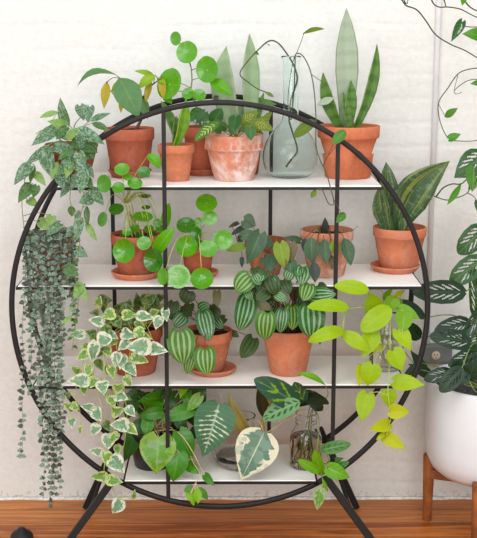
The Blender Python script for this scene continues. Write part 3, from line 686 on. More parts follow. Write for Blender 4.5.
for a in ((244,220,256,226,17,.08,0), (242,236,258,233,12,.07,0), (260,234,247,264,20,.04,0), (243,246,226,251,10,.06,1), (243,228,230,236,7,.08,3), (238,223,228,228,5,.09,3), (240,236,240,250,6,.08,3), (262,239,276,250,12,.08,0), (280,244,285,270,17,.01,1), (291,243,288,266,15,.02,2), (272,256,268,274,13,.04,0), (264,258,275,271,13,.05,0), (291,262,290,283,14,.0,0), (300,241,284,237,8,.09,0), (256,243,262,252,9,.08,0), (242,258,242,268,5,.08,3)):
    p.L(*a[:6], mi=a[6], fold=.14)
p.done(sname='vines')
x, y, z, rb, rt, h = pot_geo(326, 53, 36, 234, 280, .14, 1)
r = potted('velvet_leaf_vine', 'dark drooping heart leaves over a pale whitened clay pot, second shelf right of centre', 'plant', x, y, z)
pot_on(r, x, y, z, rb, rt, h, .03, TC['pale'])
p = Plant(r, [mic, micl, micr, micd], SR, .0011).origin(x, y, z+h-.01, .02)
for a in ((311,237,312,264,17,.03,0,'ovate'), (324,239,326,265,13,.03,0,'ovate'), (332,241,338,255,11,.02,1,'ovate'), (344,238,351,266,15,.02,0,'ovate'), (324,236,325,217,9,.1,3,'ovate'), (322,232,315,226,6,.1,1,'heart'), (305,238,305,254,9,.05,3,'ovate'), (318,242,318,254,8,.04,2,'ovate'), (314,262,315,283,12,-.025,3,'ovate'), (331,255,332,270,8,.03,2,'ovate')):
    p.L(*a[:6], mi=a[6], sh=a[7], fold=.2, how='o')
p.V([Vector((x,y,z+h-.01)), (340,235,.12), (350,232,.1), (358,226,.1)], .0014,.0007)
p.done()
# ---------------------------------------------------------------- O cream-edged trailing plant, third shelf left
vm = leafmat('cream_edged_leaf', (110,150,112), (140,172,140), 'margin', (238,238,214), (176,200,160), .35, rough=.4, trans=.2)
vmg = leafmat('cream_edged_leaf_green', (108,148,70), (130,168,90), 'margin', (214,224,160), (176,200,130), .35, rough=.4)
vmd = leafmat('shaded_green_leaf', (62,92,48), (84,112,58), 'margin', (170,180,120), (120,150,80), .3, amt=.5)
x, y, z, rb, rt, h = pot_geo(135.5, 56, 40, 333, 378, .13, 2)
r = potted('cream_edged_trailer', 'trailing plant with cream-edged pale leaves spilling from the left of the third shelf', 'plant', x, y, z)
pot_on(r, x, y, z, rb, rt, h, .032, TC['red'])
p = Plant(r, [vm, vmg, vmd], SL, .0011).origin(x, y, z+h-.01, .03)
O_ = Vector((x,y,z+h-.01))
V1 = [O_, (120,330,.05), (107,345,.0), (104,370,-.02), (107,392,-.03), (113,420,-.03), (109,445,-.03), (104,470,-.04), (110,484,-.04), (119,499,-.04)]
V2 = [O_, (132,330,.03), (130,352,-.01), (124,385,-.03), (127,415,-.03), (124,445,-.03), (118,458,-.03)]
V3 = [O_, (105,326,.05), (92,340,.0), (82,365,-.02), (76,390,-.03), (80,412,-.03), (80,434,-.03)]
V4 = [O_, (145,325,.03), (152,338,.0), (158,350,-.01)]
V5 = [O_, (112,322,.06), (96,345,.0), (92,370,-.02), (98,395,-.03), (106,418,-.03)]
V6 = [O_, (116,330,.04), (118,360,-.02), (114,390,-.03), (120,410,-.03)]
for v in (V1, V2, V3, V4, V5, V6): p.V(v, .0014, .0009)
def CL(cx, cy, w, h, Y, mi, ang=None):
    """leaf by centre and extents: w = long extent, h = short extent, ang in degrees of the tip (0 = right, -90 = down)"""
    if ang is None: ang = 0 if w >= h else -90
    if h > w: w, h = h, w
    w *= 1.12; h *= 1.18
    dx, dy = math.cos(ang*PI/180)*w/2, -math.sin(ang*PI/180)*w/2
    p.L(cx-dx, cy-dy, cx+dx, cy+dy, h, Y, mi=mi, sh='broad', fold=.2, curl=.08, wave=.02)
for a in ((130,315,14,10,.0,1,0), (146,317,17,10,-.01,0,-10), (155,313,10,9,.02,1,30), (158,323,13,10,-.02,0,-110), (166,315,13,8,-.01,0,-80), (129,335,14,11,-.02,0,-20), (140,334,13,10,-.01,1,-60), (138,347,23,16,-.04,0,180), (124,346,14,11,-.03,0,-140), (158,350,19,13,-.03,0,-10),
  (117,360,14,11,-.03,0,-100), (140,359,17,11,-.03,1,-20), (130,369,18,13,-.03,0,-50), (99,301,10,8,.02,1,70), (94,313,9,6,.04,2,180), (108,315,13,11,.02,1,-160), (96,321,15,10,.01,0,170), (77,335,15,9,.0,0,180), (103,341,15,14,-.03,0,-120), (94,352,20,12,-.03,0,-100), (83,356,15,10,-.02,1,-150), (78,381,20,13,-.04,0,180),
  (93,383,11,10,-.03,1,-120), (103,388,13,12,-.04,0,-80), (121,362,14,11,-.03,0,-100), (120,387,12,9,-.04,1,30), (122,397,13,11,-.04,0,-20), (87,407,13,8,-.03,0,170), (98,415,13,12,-.04,0,-60), (68,396,7,5,-.02,2,-90), (68,406,11,8,-.03,1,150), (75,407,9,8,-.03,1,-40), (72,423,11,8,-.03,0,-90), (119,411,13,10,-.04,1,20), (131,412,12,9,-.04,0,-50),
  (119,425,17,13,-.05,0,180), (95,430,12,10,-.04,0,-120), (108,442,15,13,-.04,0,-90), (96,451,14,8,-.04,0,170), (107,459,14,10,-.04,1,-90), (118,465,19,15,-.05,0,-50), (98,476,16,9,-.05,1,180), (115,481,15,11,-.05,1,-10), (117.5,507,15,13,-.04,0,-130), (134,494,9,5,-.03,1,80), (132,430,14,10,-.04,1,-40), (114,438,12,8,-.04,1,-130),
  (90,333,10,8,.0,2,160), (108,352,12,9,-.01,1,-70), (88,371,14,8,-.02,1,-100), (112,372,13,9,-.02,1,-80), (100,366,12,8,-.01,2,-60), (84,391,9,8,-.02,1,-90), (112,402,12,8,-.03,1,-60), (104,330,11,9,.02,1,-120), (118,323,12,10,.02,2,-60), (113,336,12,8,.01,0,-30), (75,370,11,8,-.02,1,140), (128,381,11,9,-.03,1,-60), (126,398,12,8,-.02,2,-20), (108,427,10,8,-.03,2,-60), (80,430,8,4,-.03,1,-90), (118,450,10,7,-.02,1,-80), (146,337,12,8,.0,1,-20), (141,325,12,8,.03,1,-40)):
    CL(*a)
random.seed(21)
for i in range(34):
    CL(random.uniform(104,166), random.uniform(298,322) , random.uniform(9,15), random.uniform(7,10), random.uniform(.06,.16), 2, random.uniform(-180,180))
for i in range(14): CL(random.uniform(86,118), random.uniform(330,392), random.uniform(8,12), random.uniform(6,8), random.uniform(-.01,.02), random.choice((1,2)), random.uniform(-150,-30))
p.done(sname='vines')

# ---------------------------------------------------------------- P, Q watermelon-striped plants, third shelf
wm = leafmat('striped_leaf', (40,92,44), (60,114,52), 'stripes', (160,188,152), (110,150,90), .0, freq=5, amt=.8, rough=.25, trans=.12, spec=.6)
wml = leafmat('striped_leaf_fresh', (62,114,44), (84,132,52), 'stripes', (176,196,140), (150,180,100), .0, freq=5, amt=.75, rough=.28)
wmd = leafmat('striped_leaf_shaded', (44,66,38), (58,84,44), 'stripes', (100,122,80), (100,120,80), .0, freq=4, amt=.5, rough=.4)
wmb = leafmat('leaf_underside', (132,138,92), (150,140,120), rib=(170,160,130), ribf=.3)
x, y, z, rb, rt, h = pot_geo(208, 49, 32, 336, 373, .13, 2, .006)
r = potted('watermelon_peperomia', 'smaller watermelon-striped plant with red stems, its pot on a saucer, third shelf', 'plant', x, y, z)
pot_on(r, x, y, z, rb, rt, h, .03, TC['orange'], sdrop=.012)
saucer(P(213,375,.12).x, .12, SHELF[2], .07, .018, TC['orange'], 'wide orange clay saucer on the third shelf left of centre')
p = Plant(r, [wm, wml, wmd, wmb], SR, .0014).origin(x, y, z+h-.01, .02)
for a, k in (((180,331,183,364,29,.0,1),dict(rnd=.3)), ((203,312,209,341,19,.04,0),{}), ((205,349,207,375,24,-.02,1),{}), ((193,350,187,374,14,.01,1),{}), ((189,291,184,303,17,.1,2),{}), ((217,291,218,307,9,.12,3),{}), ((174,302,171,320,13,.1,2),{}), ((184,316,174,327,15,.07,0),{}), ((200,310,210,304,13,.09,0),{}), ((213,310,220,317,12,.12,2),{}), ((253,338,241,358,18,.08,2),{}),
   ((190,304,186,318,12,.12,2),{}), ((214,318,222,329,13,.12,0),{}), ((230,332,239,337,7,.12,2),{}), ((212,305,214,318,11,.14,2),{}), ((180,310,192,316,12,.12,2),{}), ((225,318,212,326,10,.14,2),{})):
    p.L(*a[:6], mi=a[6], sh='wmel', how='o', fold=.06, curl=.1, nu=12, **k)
p.done()
x, y, z, rb, rt, h = pot_geo(288, 50, 36, 334, 383, .12, 2)
r = potted('watermelon_peperomia', 'larger watermelon-striped plant in a tall terracotta pot at the middle of the third shelf', 'plant', x, y, z)
pot_on(r, x, y, z, rb, rt, h, .03, TC['orange'], over=.001, sdrop=.008)
p = Plant(r, [wm, wml, wmd, wmb], SR, .0014).origin(x, y, z+h-.01, .022)
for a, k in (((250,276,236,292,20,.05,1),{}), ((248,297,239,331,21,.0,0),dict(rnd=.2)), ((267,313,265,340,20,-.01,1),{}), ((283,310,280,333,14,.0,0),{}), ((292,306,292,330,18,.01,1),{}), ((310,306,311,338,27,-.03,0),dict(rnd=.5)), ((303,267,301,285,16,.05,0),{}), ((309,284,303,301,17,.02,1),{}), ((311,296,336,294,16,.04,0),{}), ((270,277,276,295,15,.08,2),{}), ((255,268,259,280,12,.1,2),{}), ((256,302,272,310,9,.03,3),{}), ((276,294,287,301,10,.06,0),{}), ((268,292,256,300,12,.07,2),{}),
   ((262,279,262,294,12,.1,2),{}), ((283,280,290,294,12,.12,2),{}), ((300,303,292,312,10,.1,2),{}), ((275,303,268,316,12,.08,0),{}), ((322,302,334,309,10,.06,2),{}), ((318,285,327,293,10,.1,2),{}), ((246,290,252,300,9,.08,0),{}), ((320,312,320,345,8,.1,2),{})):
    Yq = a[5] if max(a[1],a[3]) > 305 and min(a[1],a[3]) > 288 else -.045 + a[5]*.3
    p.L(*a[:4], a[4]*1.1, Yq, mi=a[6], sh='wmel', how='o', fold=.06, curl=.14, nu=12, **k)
random.seed(8)
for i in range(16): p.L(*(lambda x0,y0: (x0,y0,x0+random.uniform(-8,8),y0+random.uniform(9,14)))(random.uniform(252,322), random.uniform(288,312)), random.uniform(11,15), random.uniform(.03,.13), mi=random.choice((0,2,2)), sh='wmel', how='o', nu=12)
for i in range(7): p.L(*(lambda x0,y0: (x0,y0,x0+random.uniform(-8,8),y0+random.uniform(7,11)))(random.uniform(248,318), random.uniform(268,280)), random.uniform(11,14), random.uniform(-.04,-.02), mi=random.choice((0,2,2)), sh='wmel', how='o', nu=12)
p.done()

# ---------------------------------------------------------------- glassware
GL = glass('clear_glass', (.99,.99,.98), 0, 1.33); GG = glass('green_glass', (.93,1.0,.975), 0, 1.25); WT = glass('water', (.93,.94,.90), 0, 1.33)
import bmesh
def outward(o):
    b = bmesh.new(); b.from_mesh(o.data); bmesh.ops.recalc_face_normals(b, faces=b.faces); b.to_mesh(o.data); b.free()
def vessel(name, cx, cy, z, prof, t, mat, label, cat, fill=None, wmat=None, group=None, n=64):
    """prof: outer (r, z) from the base centre up to the lip"""
    mb = MB(); inner = [(max(r-t, .002), max(zz, t*1.6)) for r, zz in prof][::-1]
    mb.lathe(prof + inner, (0,0,0), n, cap0=True, cap1=True)
    root = empty(name, (cx,cy,z), label, cat, group); o = mb.build('glass_body', mat, None); o.parent = root; outward(o)
    if fill:
        pr = []; 
        for r, zz in prof:
            q = max(zz, t*1.6)+.0003
            if q <= fill: pr.append((max(r-t+.0004, .002), q))
        mb = MB(); mb.lathe(pr + [(pr[-1][0]-.0005, pr[-1][1]+.0005)], (0,0,0), n); w = mb.build('water', wmat or WT, None); w.parent = root; outward(w)
    return root
# G green glass flagon
gx, gy = P(290, 172, .19).x, .19; gs = scl(Vector((gx,gy,SHELF[0])))
gp = [(.002,0),(.045,0),(.058,.003),(.0705,.015),(.0785,.035),(.0815,.055),(.0805,.075),(.075,.097),(.065,.118),(.051,.137),(.037,.152),(.0275,.164),(.0235,.176),(.0235,.190),(.0245,.194),(.0225,.199),(.0225,.25),(.0235,.30),(.0245,.340),(.0285,.349),(.0285,.354)]
kz = (P(290,56,gy).z - SHELF[0]) / .354
gp = [(a, b*(kz if b > .0 else 1)) for a, b in gp]
vessel('flagon', gx, gy, SHELF[0]+.0002, gp, .002, GG, 'pale green glass flagon with a tall narrow neck on the top shelf', 'vase')
cv = leafmat('vine_leaf_olive', (110,132,48), (84,116,44), rib=(150,165,80), ribf=.35)
cvg = leafmat('vine_leaf_green', (72,122,54), (92,140,66), rib=(140,175,100), ribf=.4)
r = empty('vine_cutting', (gx, gy, SHELF[0]+.005), 'long bare vine cutting arching out of the tall green glass flagon', 'plant cutting')
p = Plant(r, [cv, cvg, snp], stemmat('stem_olive_brown', (84,84,56)), .0012)
p.V([(286,167,.19), (291,160,.19), (297,152,.185), (296,143,.19), (291,128,.19), (289,118,.19), (291,100,.185), (297,80,.18), (294,66,.185), (287,54,.19), (278,43,.17), (269,41,.15), (258,50,.13), (247,62,.12), (240,74,.11), (248,82,.12), (258,89,.12), (266,92,.12)], .0034, .0016)
p.V([(290,120,.19), (288,100,.19), (290,80,.19), (293,62,.19), (297,52,.185), (301,42,.17), (304,33,.16)], .0014, .0009)
p.V([(291,120,.19), (294,90,.19), (295,66,.19), (296,54,.185), (303,56,.16), (310,70,.14), (314,90,.12), (316,118,.09), (316,145,.06), (320,160,.02), (326,172,-.03), (330,186,-.03), (334,203,-.03), (329,204,-.03), (325,196,-.03), (321,189,-.03), (313,191,-.03)], .0019, .0014)
p.V([(311,74,.14), (318,79,.14), (325,83,.13)], .0012, .0009); p.V([(334,200,-.03), (338,207,-.03), (341,213,-.03)], .001, .0009)
p.L(303,34,325,29,5,.15,0,'lance',fold=.4,curl=.35); p.L(314,121,294,137,12,.07,0,'obl',fold=.2); p.L(345,131,333,144,11,-.04,1,'obl',fold=.25); p.V([(326,158,-.02),(336,146,-.035),(343,134,-.04)],.001); p.L(316,190,311,198,6,-.03,0,'lance',fold=.3); p.L(345,213,336,223,9,-.03,1,'ovate',fold=.3); p.L(265,92,274,97,4,.12,0,'lance')
p.L(266,44,270,46,2,.15,0,'lance'); p.L(255,52,259,55,3,.13,1,'lance')
p.done('foliage','vine')

# R glass jar with lime vine
rx, ry = P(385, 375, .16).x, .16
vessel('glass_jar', rx, ry, SHELF[2]+.0002, [(.002,0),(.044,0),(.050,.005),(.053,.03),(.054,.09),(.052,.13),(.044,.155),(.040,.165),(.040,.175),(.042,.178),(.042,.184)], .003, GL, 'clear glass jar half hidden behind lime green leaves on the third shelf', 'jar', .12)
neo = leafmat('lime_leaf', (184,214,36), (160,200,36), rib=(205,228,90), ribf=.3, rough=.32, trans=.3, veinf=.1)
neog = leafmat('lime_leaf_greener', (136,186,40), (116,172,40), rib=(180,210,80), ribf=.3, rough=.3, trans=.25)
neoy = leafmat('lime_leaf_yellow', (206,212,54), (190,206,50), rib=(222,228,110), ribf=.3, trans=.3)
r = empty('lime_pothos_cutting', (rx, ry, SHELF[2]+.01), 'bright lime green heart-leaved vine growing from the glass jar and hanging below the third shelf', 'plant cutting')
p = Plant(r, [neo, neog, neoy], SL, .0013)
b = Vector((rx, ry, SHELF[2]+.02))
p.V([b, (388,350,.16), (384,325,.16), (384,308,.14), (388,304,.07), (390,318,.02), (390,345,-.02), (389,372,-.04), (388,395,-.05), (391,414,-.05), (388,430,-.05), (386,436,-.05)], .002, .0012)
p.V([b+Vector((.01,0,0)), (380,350,.16), (382,320,.16), (380,306,.12), (376,302,.06), (364,306,.0), (350,309,-.03), (342,309,-.04)], .0018, .001)
p.V([b, (392,345,.16), (390,312,.15), (394,303,.1), (400,303,.05), (403,320,.0), (401,340,-.02), (396,352,-.03)], .0018, .001)
p.V([b, (383,345,.16), (386,315,.15), (384,305,.1), (378,318,.03), (371,335,-.01), (380,352,-.03), (388,340,-.03)], .0018, .001)
p.V([b, (380,330,.16), (382,310,.14), (384,296,.12), (381,290,.1)], .0014, .001)
for a, sh, k in (((368,290,334,286,16,-.02,0),'obl',dict(nh=-VF+Vector((0,0,.5)))), ((348,308,307,307,15,-.05,0),'obl',dict(nh=-VF+Vector((0,0,.6)),curl=.12)), ((343,331,308,342,15,-.05,0),'obl',dict(curl=.22)), ((341,332,370,352,16,-.03,0),'ovate',dict(curl=.12,fold=.2)), ((373,333,362,358,20,-.02,0),'heart',dict(rnd=.8)), ((375,312,368,292,22,.03,0),'heart',dict(fold=.05)),
   ((390,308,361,331,22,-.01,0),'obl',{}), ((394,298,388,312,16,.04,1),'heart',{}), ((400,305,387,297,12,.07,1),'heart',{}), ((405,290,392,298,5,.07,2),'lance',{}), ((399,309,420,319,14,.02,1),'heart',{}), ((404,313,404,333,19,.0,1),'heart',{}), ((398,330,411,351,18,-.02,0),'heart',{}), ((373,365,367,386,22,-.03,0),'heart',{}), ((363,366,359,386,14,-.01,2),'heart',{}), ((393,351,402,371,21,-.04,0),'heart',dict(rnd=.7)),
   ((395,382,425,385,18,-.04,0),'heart',{}), ((367,394,361,422,20,-.03,0),'heart',{}), ((389,391,389,407,17,-.03,0),'heart',dict(rnd=.9)), ((390,411,410,412,16,-.05,2),'heart',{}), ((389,424,369,430,14,-.05,2),'heart',{}), ((385,436,406,449,15,-.05,2),'heart',{}), ((386,432,376,440,5,-.05,2),'lance',{}), ((383,300,393,288,7,.09,1),'ovate',{}), ((380,345,372,352,10,.02,2),'heart',{})):
    p.L(*a[:6], mi=a[6], sh=sh, **k)
p.done('foliage','vines')

# ---------------------------------------------------------------- S leafy pothos in a black pot, bottom shelf
ph = leafmat('glossy_heart_leaf', (62,124,42), (84,146,52), rib=(140,184,96), ribf=.35, rough=.25, trans=.18, spec=.6, veinf=.1)
phl = leafmat('glossy_heart_leaf_light', (96,152,62), (120,168,74), 'margin', (170,192,90), (160,200,120), .5, rough=.28, amt=.5, trans=.2)
phd = leafmat('glossy_heart_leaf_deep', (40,84,36), (52,98,42), rib=(90,130,70), ribf=.35, rough=.28, trans=.1)
phy = leafmat('glossy_heart_leaf_young', (140,190,44), (120,176,48), rib=(180,210,90), ribf=.3, rough=.28)
M['blackpot'] = plain('black_plastic', (38,38,38), .4, .1)
x, y, z, rb, rt, h = pot_geo(153, 50, 36, 436, 475, .12, 3)
r = potted('heart_leaf_pothos', 'dense glossy green heart-leaved plant in a black plastic pot, left of the bottom shelf', 'plant', x, y, z)
pot_on(r, x, y, z, rb, rt, h, .012, M['blackpot'], over=.003)
p = Plant(r, [ph, phl, phd, phy], SY, .0016).origin(x+.01, y, z+h-.01, .035)
p.V([Vector((x+.03,y-.02,z+h-.01)), (182,440,.06), (193,462,.0), (200,474,-.03), (195,484,-.04), (190,494,-.05)], .0016, .001); p.anchor = []
vn = [P(193,462,.0), P(200,474,-.03), P(196,484,-.04)]
for a, k in (((159,437,156,474,38,-.0,1),dict(rnd=.5,nh=-VF+Vector((0,0,.35)),dY=-.03)), ((179,453,173,482,24,-.01,0),{}), ((179,432,192,460,22,.02,0),{}), ((160,398,137,402,14,.09,0),{}), ((162,412,137,416,13,.05,0),{}), ((148,420,146,437,14,.04,0),{}), ((192,409,160,421,17,.03,0),{}), ((185,395,203,410,12,.06,0),{}), ((184,384,180,398,10,.06,3),{}), ((196,385,206,402,15,.1,2),{}), ((173,392,167,412,18,.08,2),{}), ((142,424,124,462,20,.08,2),{}), ((134,400,126,420,16,.1,2),{}),
    ((188,464,201,474,12,.0,0),{}), ((205,475,215,486,9,-.03,0),{}), ((200,396,186,412,12,.04,1),{}), ((165,388,150,396,12,.12,2),{}), ((148,408,166,402,12,.08,0),{}), ((178,418,186,432,13,.06,2),{})):
    k.setdefault('nh', None) if 'nh' in k else None
    p.L(*a[:6], mi=a[6], sh='heart', how='o', curl=.1, **k)
for a in ((192,486,187,500,10,-.04,3), (197,488,198,504,9,-.05,3), (199,487,208,500,8,-.04,0), (193,486,184,492,8,-.04,0), (191,494,194,506,6,-.05,3)): 
    p.anchor = vn; p.L(*a[:6], mi=a[6], sh='ovate')
random.seed(4); p.anchor = []
for i in range(46):
    x0 = random.uniform(132,206); y0 = random.uniform(390,432); a = random.uniform(-2.9,-.2); q = random.uniform(13,20)
    p.L(x0, y0, x0+q*math.cos(a), y0-q*math.sin(a)*.8, random.uniform(10,15), random.uniform(.1,.24), mi=random.choice((0,2,2)), how='o' if i % 2 else None)
for i in range(6): p.sm.tube([p.o + Vector((random.uniform(-.03,.03),0,0)), P(random.uniform(150,175),418,.07), P(random.uniform(160,200),400+random.uniform(-6,10),.08)], .002, .0015)
p.done()

# ---------------------------------------------------------------- T squat glass vase with big cutting leaves
tx, ty = P(242, 466, .14).x, .14
vessel('glass_vase', tx, ty, SHELF[3]+.0002, [(.002,0),(.076,0),(.084,.006),(.086,.02),(.085,.062),(.078,.078),(.060,.092),(.044,.104),(.038,.118),(.037,.140),(.040,.148),(.042,.152)], .0035, GL, 'wide squat clear glass vase with water in the middle of the bottom shelf', 'vase', .03, glass('clear_water', (1,1,1), 0, 1.33))
dif = leafmat('white_veined_leaf', (70,112,84), (86,128,94), 'feather', (224,232,206), (190,210,180), .6, freq=12, rough=.4, trans=.15)
tin = leafmat('cream_margined_leaf', (108,140,122), (96,130,110), 'tineke', (240,234,206), (236,232,200), .8, rough=.35, trans=.15, rw=.025, veinf=.1)
cro = leafmat('yellowed_leaf', (204,184,116), (176,156,84), 'stripes', (120,110,56), (200,160,90), .5, freq=1.5, amt=.4, rough=.4)
spo = leafmat('dark_blotched_leaf', (110,158,104), (128,172,116), 'blotch', (44,78,56), (160,192,140), .4, freq=6, rough=.35, trans=.15)
spd = leafmat('dark_herringbone_leaf', (46,84,62), (40,74,56), 'feather', (128,160,60), (140,168,90), .4, freq=3, rough=.35, trans=.08)
drk = leafmat('dark_maroon_leaf', (58,52,36), (44,48,34), rib=(110,90,50), ribf=.4, rough=.4)
def cutting(label, leaves, stems, smat, mats, group='leaf cuttings in the squat vase', name='leaf_cutting', at=None):
    r = empty(name, at or (tx, ty, SHELF[3]+.02), label, 'plant cutting', group); p = Plant(r, mats, smat, .0016)
    for s_, rr in stems: p.V(s_, rr)
    for a, sh, k in leaves: p.L(*a[:6], mi=a[6], sh=sh, **k)
    if len(leaves) > 2: p.done()
    else: p.done('leaf', 'stem')
cutting('dark green leaf with feathery white veins leaning left out of the squat glass vase', [((219,404,203,457,42,.02,0),'broad',dict(nh=-VF+VR*.1,curl=.06,nv=16,rnd=.4,dY=-.02))], [([(238,466,.13),(240,440,.14),(236,424,.14),(228,408,.08),(219,404,.04)], .0024)], SG, [dif])
cutting('cream-edged grey-green leaf hanging in front of the squat glass vase', [((264,433,241,480,44,-.01,0),'broad',dict(nh=-VF+VR*-.1,curl=.05,nv=18,nu=12,rnd=.62,dY=-.03))], [([(248,466,.14),(246,440,.14),(246,422,.13),(258,420,.06),(264,433,.01)], .0026)], SY, [tin])
cutting('curved yellowed leaf standing up from the squat glass vase', [((256,441,229,393,15,.1,0),'lance',dict(bend=-.12,fold=.25,nv=14))], [([(244,466,.15),(248,450,.14),(256,441,.11)], .002)], SY, [cro])
cutting('spray of dark patterned leaves with a yellow stem above the cream-edged leaf', [((299,402,263,419,19,-.03,0),'obl',dict(nh=-VF+Vector((0,0,.5)))), ((298,404,254,379,25,-.02,1),'obl',dict(rnd=.3)), ((264,418,258,385,14,.11,2),'lance',dict(fold=.3)), ((262,434,262,417,6,.1,3),'lance',{}), ((304,402,294,382,15,-.0,1),'obl',{}), ((270,405,272,390,8,.09,3),'lance',{})],
   [([(246,464,.15),(252,438,.14),(268,432,.1),(285,421,.08),(300,413,.08),(300,404,.08)], .0028), ([(250,460,.15),(256,436,.13),(262,420,.12)], .002), ([(285,421,.08),(292,412,.07),(296,404,.06)], .0016)], SY, [spo, spd, drk, cro])
# U mason jar
ux, uy = P(305.5, 470, .11).x, .11
jp = [(.002,0),(.040,0),(.046,.004),(.0490,.012),(.0495,.045),(.0490,.085),(.0475,.105),(.042,.122),(.034,.136),(.0315,.142),(.0315,.148),(.0335,.150),(.0335,.153),(.0315,.155),(.0315,.160),(.0335,.162),(.0335,.165),(.0315,.167),(.0315,.180),(.033,.183)]
kz = (P(306,416,uy-.03).z - SHELF[3]) / .183; jp = [(a, b*kz) for a, b in jp]
WB = glass('murky_water', (.66,.58,.42), .1, 1.33)
vessel('mason_jar', ux, uy, SHELF[3]+.0002, jp, .003, GL, 'clear glass jar with rooty brownish water at the right of the bottom shelf', 'jar', .118*kz, WB)
uv1 = leafmat('mottled_cutting_leaf', (100,150,70), (76,126,64), 'blotch', (52,92,56), (170,200,120), .4, freq=5, rough=.3)
uv2 = leafmat('bright_cutting_leaf', (124,178,62), (100,160,58), rib=(180,214,120), ribf=.4, rough=.3)
uv3 = leafmat('black_green_leaf', (34,44,30), (44,56,34), rib=(60,70,44), ribf=.3, rough=.25, trans=.04)
uv4 = leafmat('pale_edged_cutting_leaf', (120,160,80), (100,150,70), 'margin', (200,212,150), (170,200,130), .3, amt=.6)
r = empty('jar_cuttings', (ux, uy, SHELF[3]+.02), 'cuttings with one curled blackish leaf and green leaves hanging down from the brown-watered jar', 'plant cutting')
p = Plant(r, [uv1, uv2, uv3, uv4], SG, .0015)
p.V([(300,468,.11),(304,440,.11),(308,415,.11),(311,404,.1)], .002); p.V([(309,466,.11),(308,440,.115),(311,412,.11),(322,402,.05),(328,394,.0),(325,385,-.035)], .0018)
p.V([(305,466,.11),(310,440,.12),(312,415,.11),(314,409,.09),(319,420,.02),(318,440,.0),(317,456,-.01),(321,474,-.03),(324,484,-.04),(320,492,-.04)], .0018); p.V([(317,440,.0),(326,452,-.02),(330,468,-.04),(325,476,-.04)], .0015)
for a, sh, k in (((297,399,329,404,17,.02,2),'obl',dict(wave=.07,nh=Vector((0,-.6,1)),curl=.15)), ((314,393,294,405,15,.04,2),'obl',dict(wave=.06)), ((307,392,322,411,14,.03,2),'obl',dict(wave=.06)), ((325,385,296,373,8,-.04,1),'lance',dict(curl=.15,nh=-VF+Vector((0,0,1)))), ((321,450,351,444,13,-.03,0),'obl',{}), ((322,475,315,450,12,-.04,1),'obl',{}), ((319,472,298,460,10,-.05,1),'obl',{}), ((327,471,349,462,9,-.02,0),'obl',{}), ((328,468,350,478,17,-.05,1),'heart',{}), ((321,486,317,510,12,-.05,3),'ovate',dict(fold=.3)), ((326,464,344,458,7,.0,0),'lance',{}), ((322,478,328,492,4,-.04,1),'lance',{})):
    p.L(*a[:6], mi=a[6], sh=sh, **k)
random.seed(9)
for i in range(16): p.sm.tube([Vector((ux+random.uniform(-.02,.02), uy+random.uniform(-.02,.02), SHELF[3]+.1)), Vector((ux+random.uniform(-.03,.03), uy+random.uniform(-.03,.03), SHELF[3]+.055)), Vector((ux+random.uniform(-.035,.035), uy+random.uniform(-.035,.03), SHELF[3]+.01))], .0011, .0006, 5)
p.done('foliage','stems')

# ================================================================ RIGHT SIDE: planter, wall things, hanging vine
M['ceramic'] = plain('white_ceramic', (226,229,232), .35, .02, 10, .4)
M['walnut'] = plain('walnut', (150,88,46), .45, .35, 18, .4)
qx, qy = P(490, 400, .17).x, .17
zr = P(490, 399, qy-.195).z; R1 = .193
zb = P(490, 490, qy-.12).z
r = empty('planter', (qx, qy, 0), 'large white ceramic planter on wooden legs at the right edge, with hole-leaved plant', 'plant')
hh = zr - zb
mb = MB(); mb.lathe([(.002,0),(.10,.0),(.145,.012),(.172,.035),(.187,.068),(R1,.11),(R1,hh-.004),(R1-.002,hh),(R1-.010,hh),(R1-.012,hh-.004),(R1-.013,hh-.05)], (qx,qy,zb), 80); mb.build('pot', M['ceramic'], r)
M['darksoil'] = plain('dark_gravel', (70,68,70), .95, .5, 90, .2, 0, .9)
mb = MB(); mb.lathe([(.001,0),(.1,.002),(R1-.012,0)], (qx,qy,zr-.035), 40, cap1=False); mb.build('soil', M['darksoil'], r)
for k in range(4):
    a = PI - .35 + k*PI/2 ; cx, cy = qx+(R1-.0)*math.cos(a), qy+(R1-.0)*math.sin(a)
    zt = zb + .045
    mb = MB(); mb.lathe([(.013,0),(.0145,.002),(.019,zt-.006),(.017,zt)], (qx+(R1-.013)*math.cos(a), qy+(R1-.013)*math.sin(a), .0), 20)
    if k != 99: mb.build('leg', M['walnut'], r)
for k in range(2):
    a = -.35 + k*PI/2; d = Vector((math.cos(a), math.sin(a), 0))*(R1-.02); c = Vector((qx,qy,zb-.018 - .0*k)); mb = MB(); mb.bar(c-d, c+d, .028, .03); mb.build('cross_rail', M['walnut'], r, flat=True, bevel=.003)
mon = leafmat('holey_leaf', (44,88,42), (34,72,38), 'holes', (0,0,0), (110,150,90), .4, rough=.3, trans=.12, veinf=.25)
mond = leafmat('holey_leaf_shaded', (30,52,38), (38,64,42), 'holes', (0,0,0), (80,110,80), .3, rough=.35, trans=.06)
HOL = [(.5+s*.2, .02+.15*k, .12, .036, .95) for s in (-1,1) for k in range(4)]
p = Plant(r, [mon, mond, ph], SG, .0022).origin(qx-.02, qy, zr-.03, .04)
ST = Vector((qx-.02,qy,zr-.03))
p.V([ST, (484,370,.16), (478,345,.15), (478,320,.14), (482,290,.14), (486,260,.14), (488,230,.14)], .006, .003)
H = dict(holes=HOL, nu=34, nv=48)
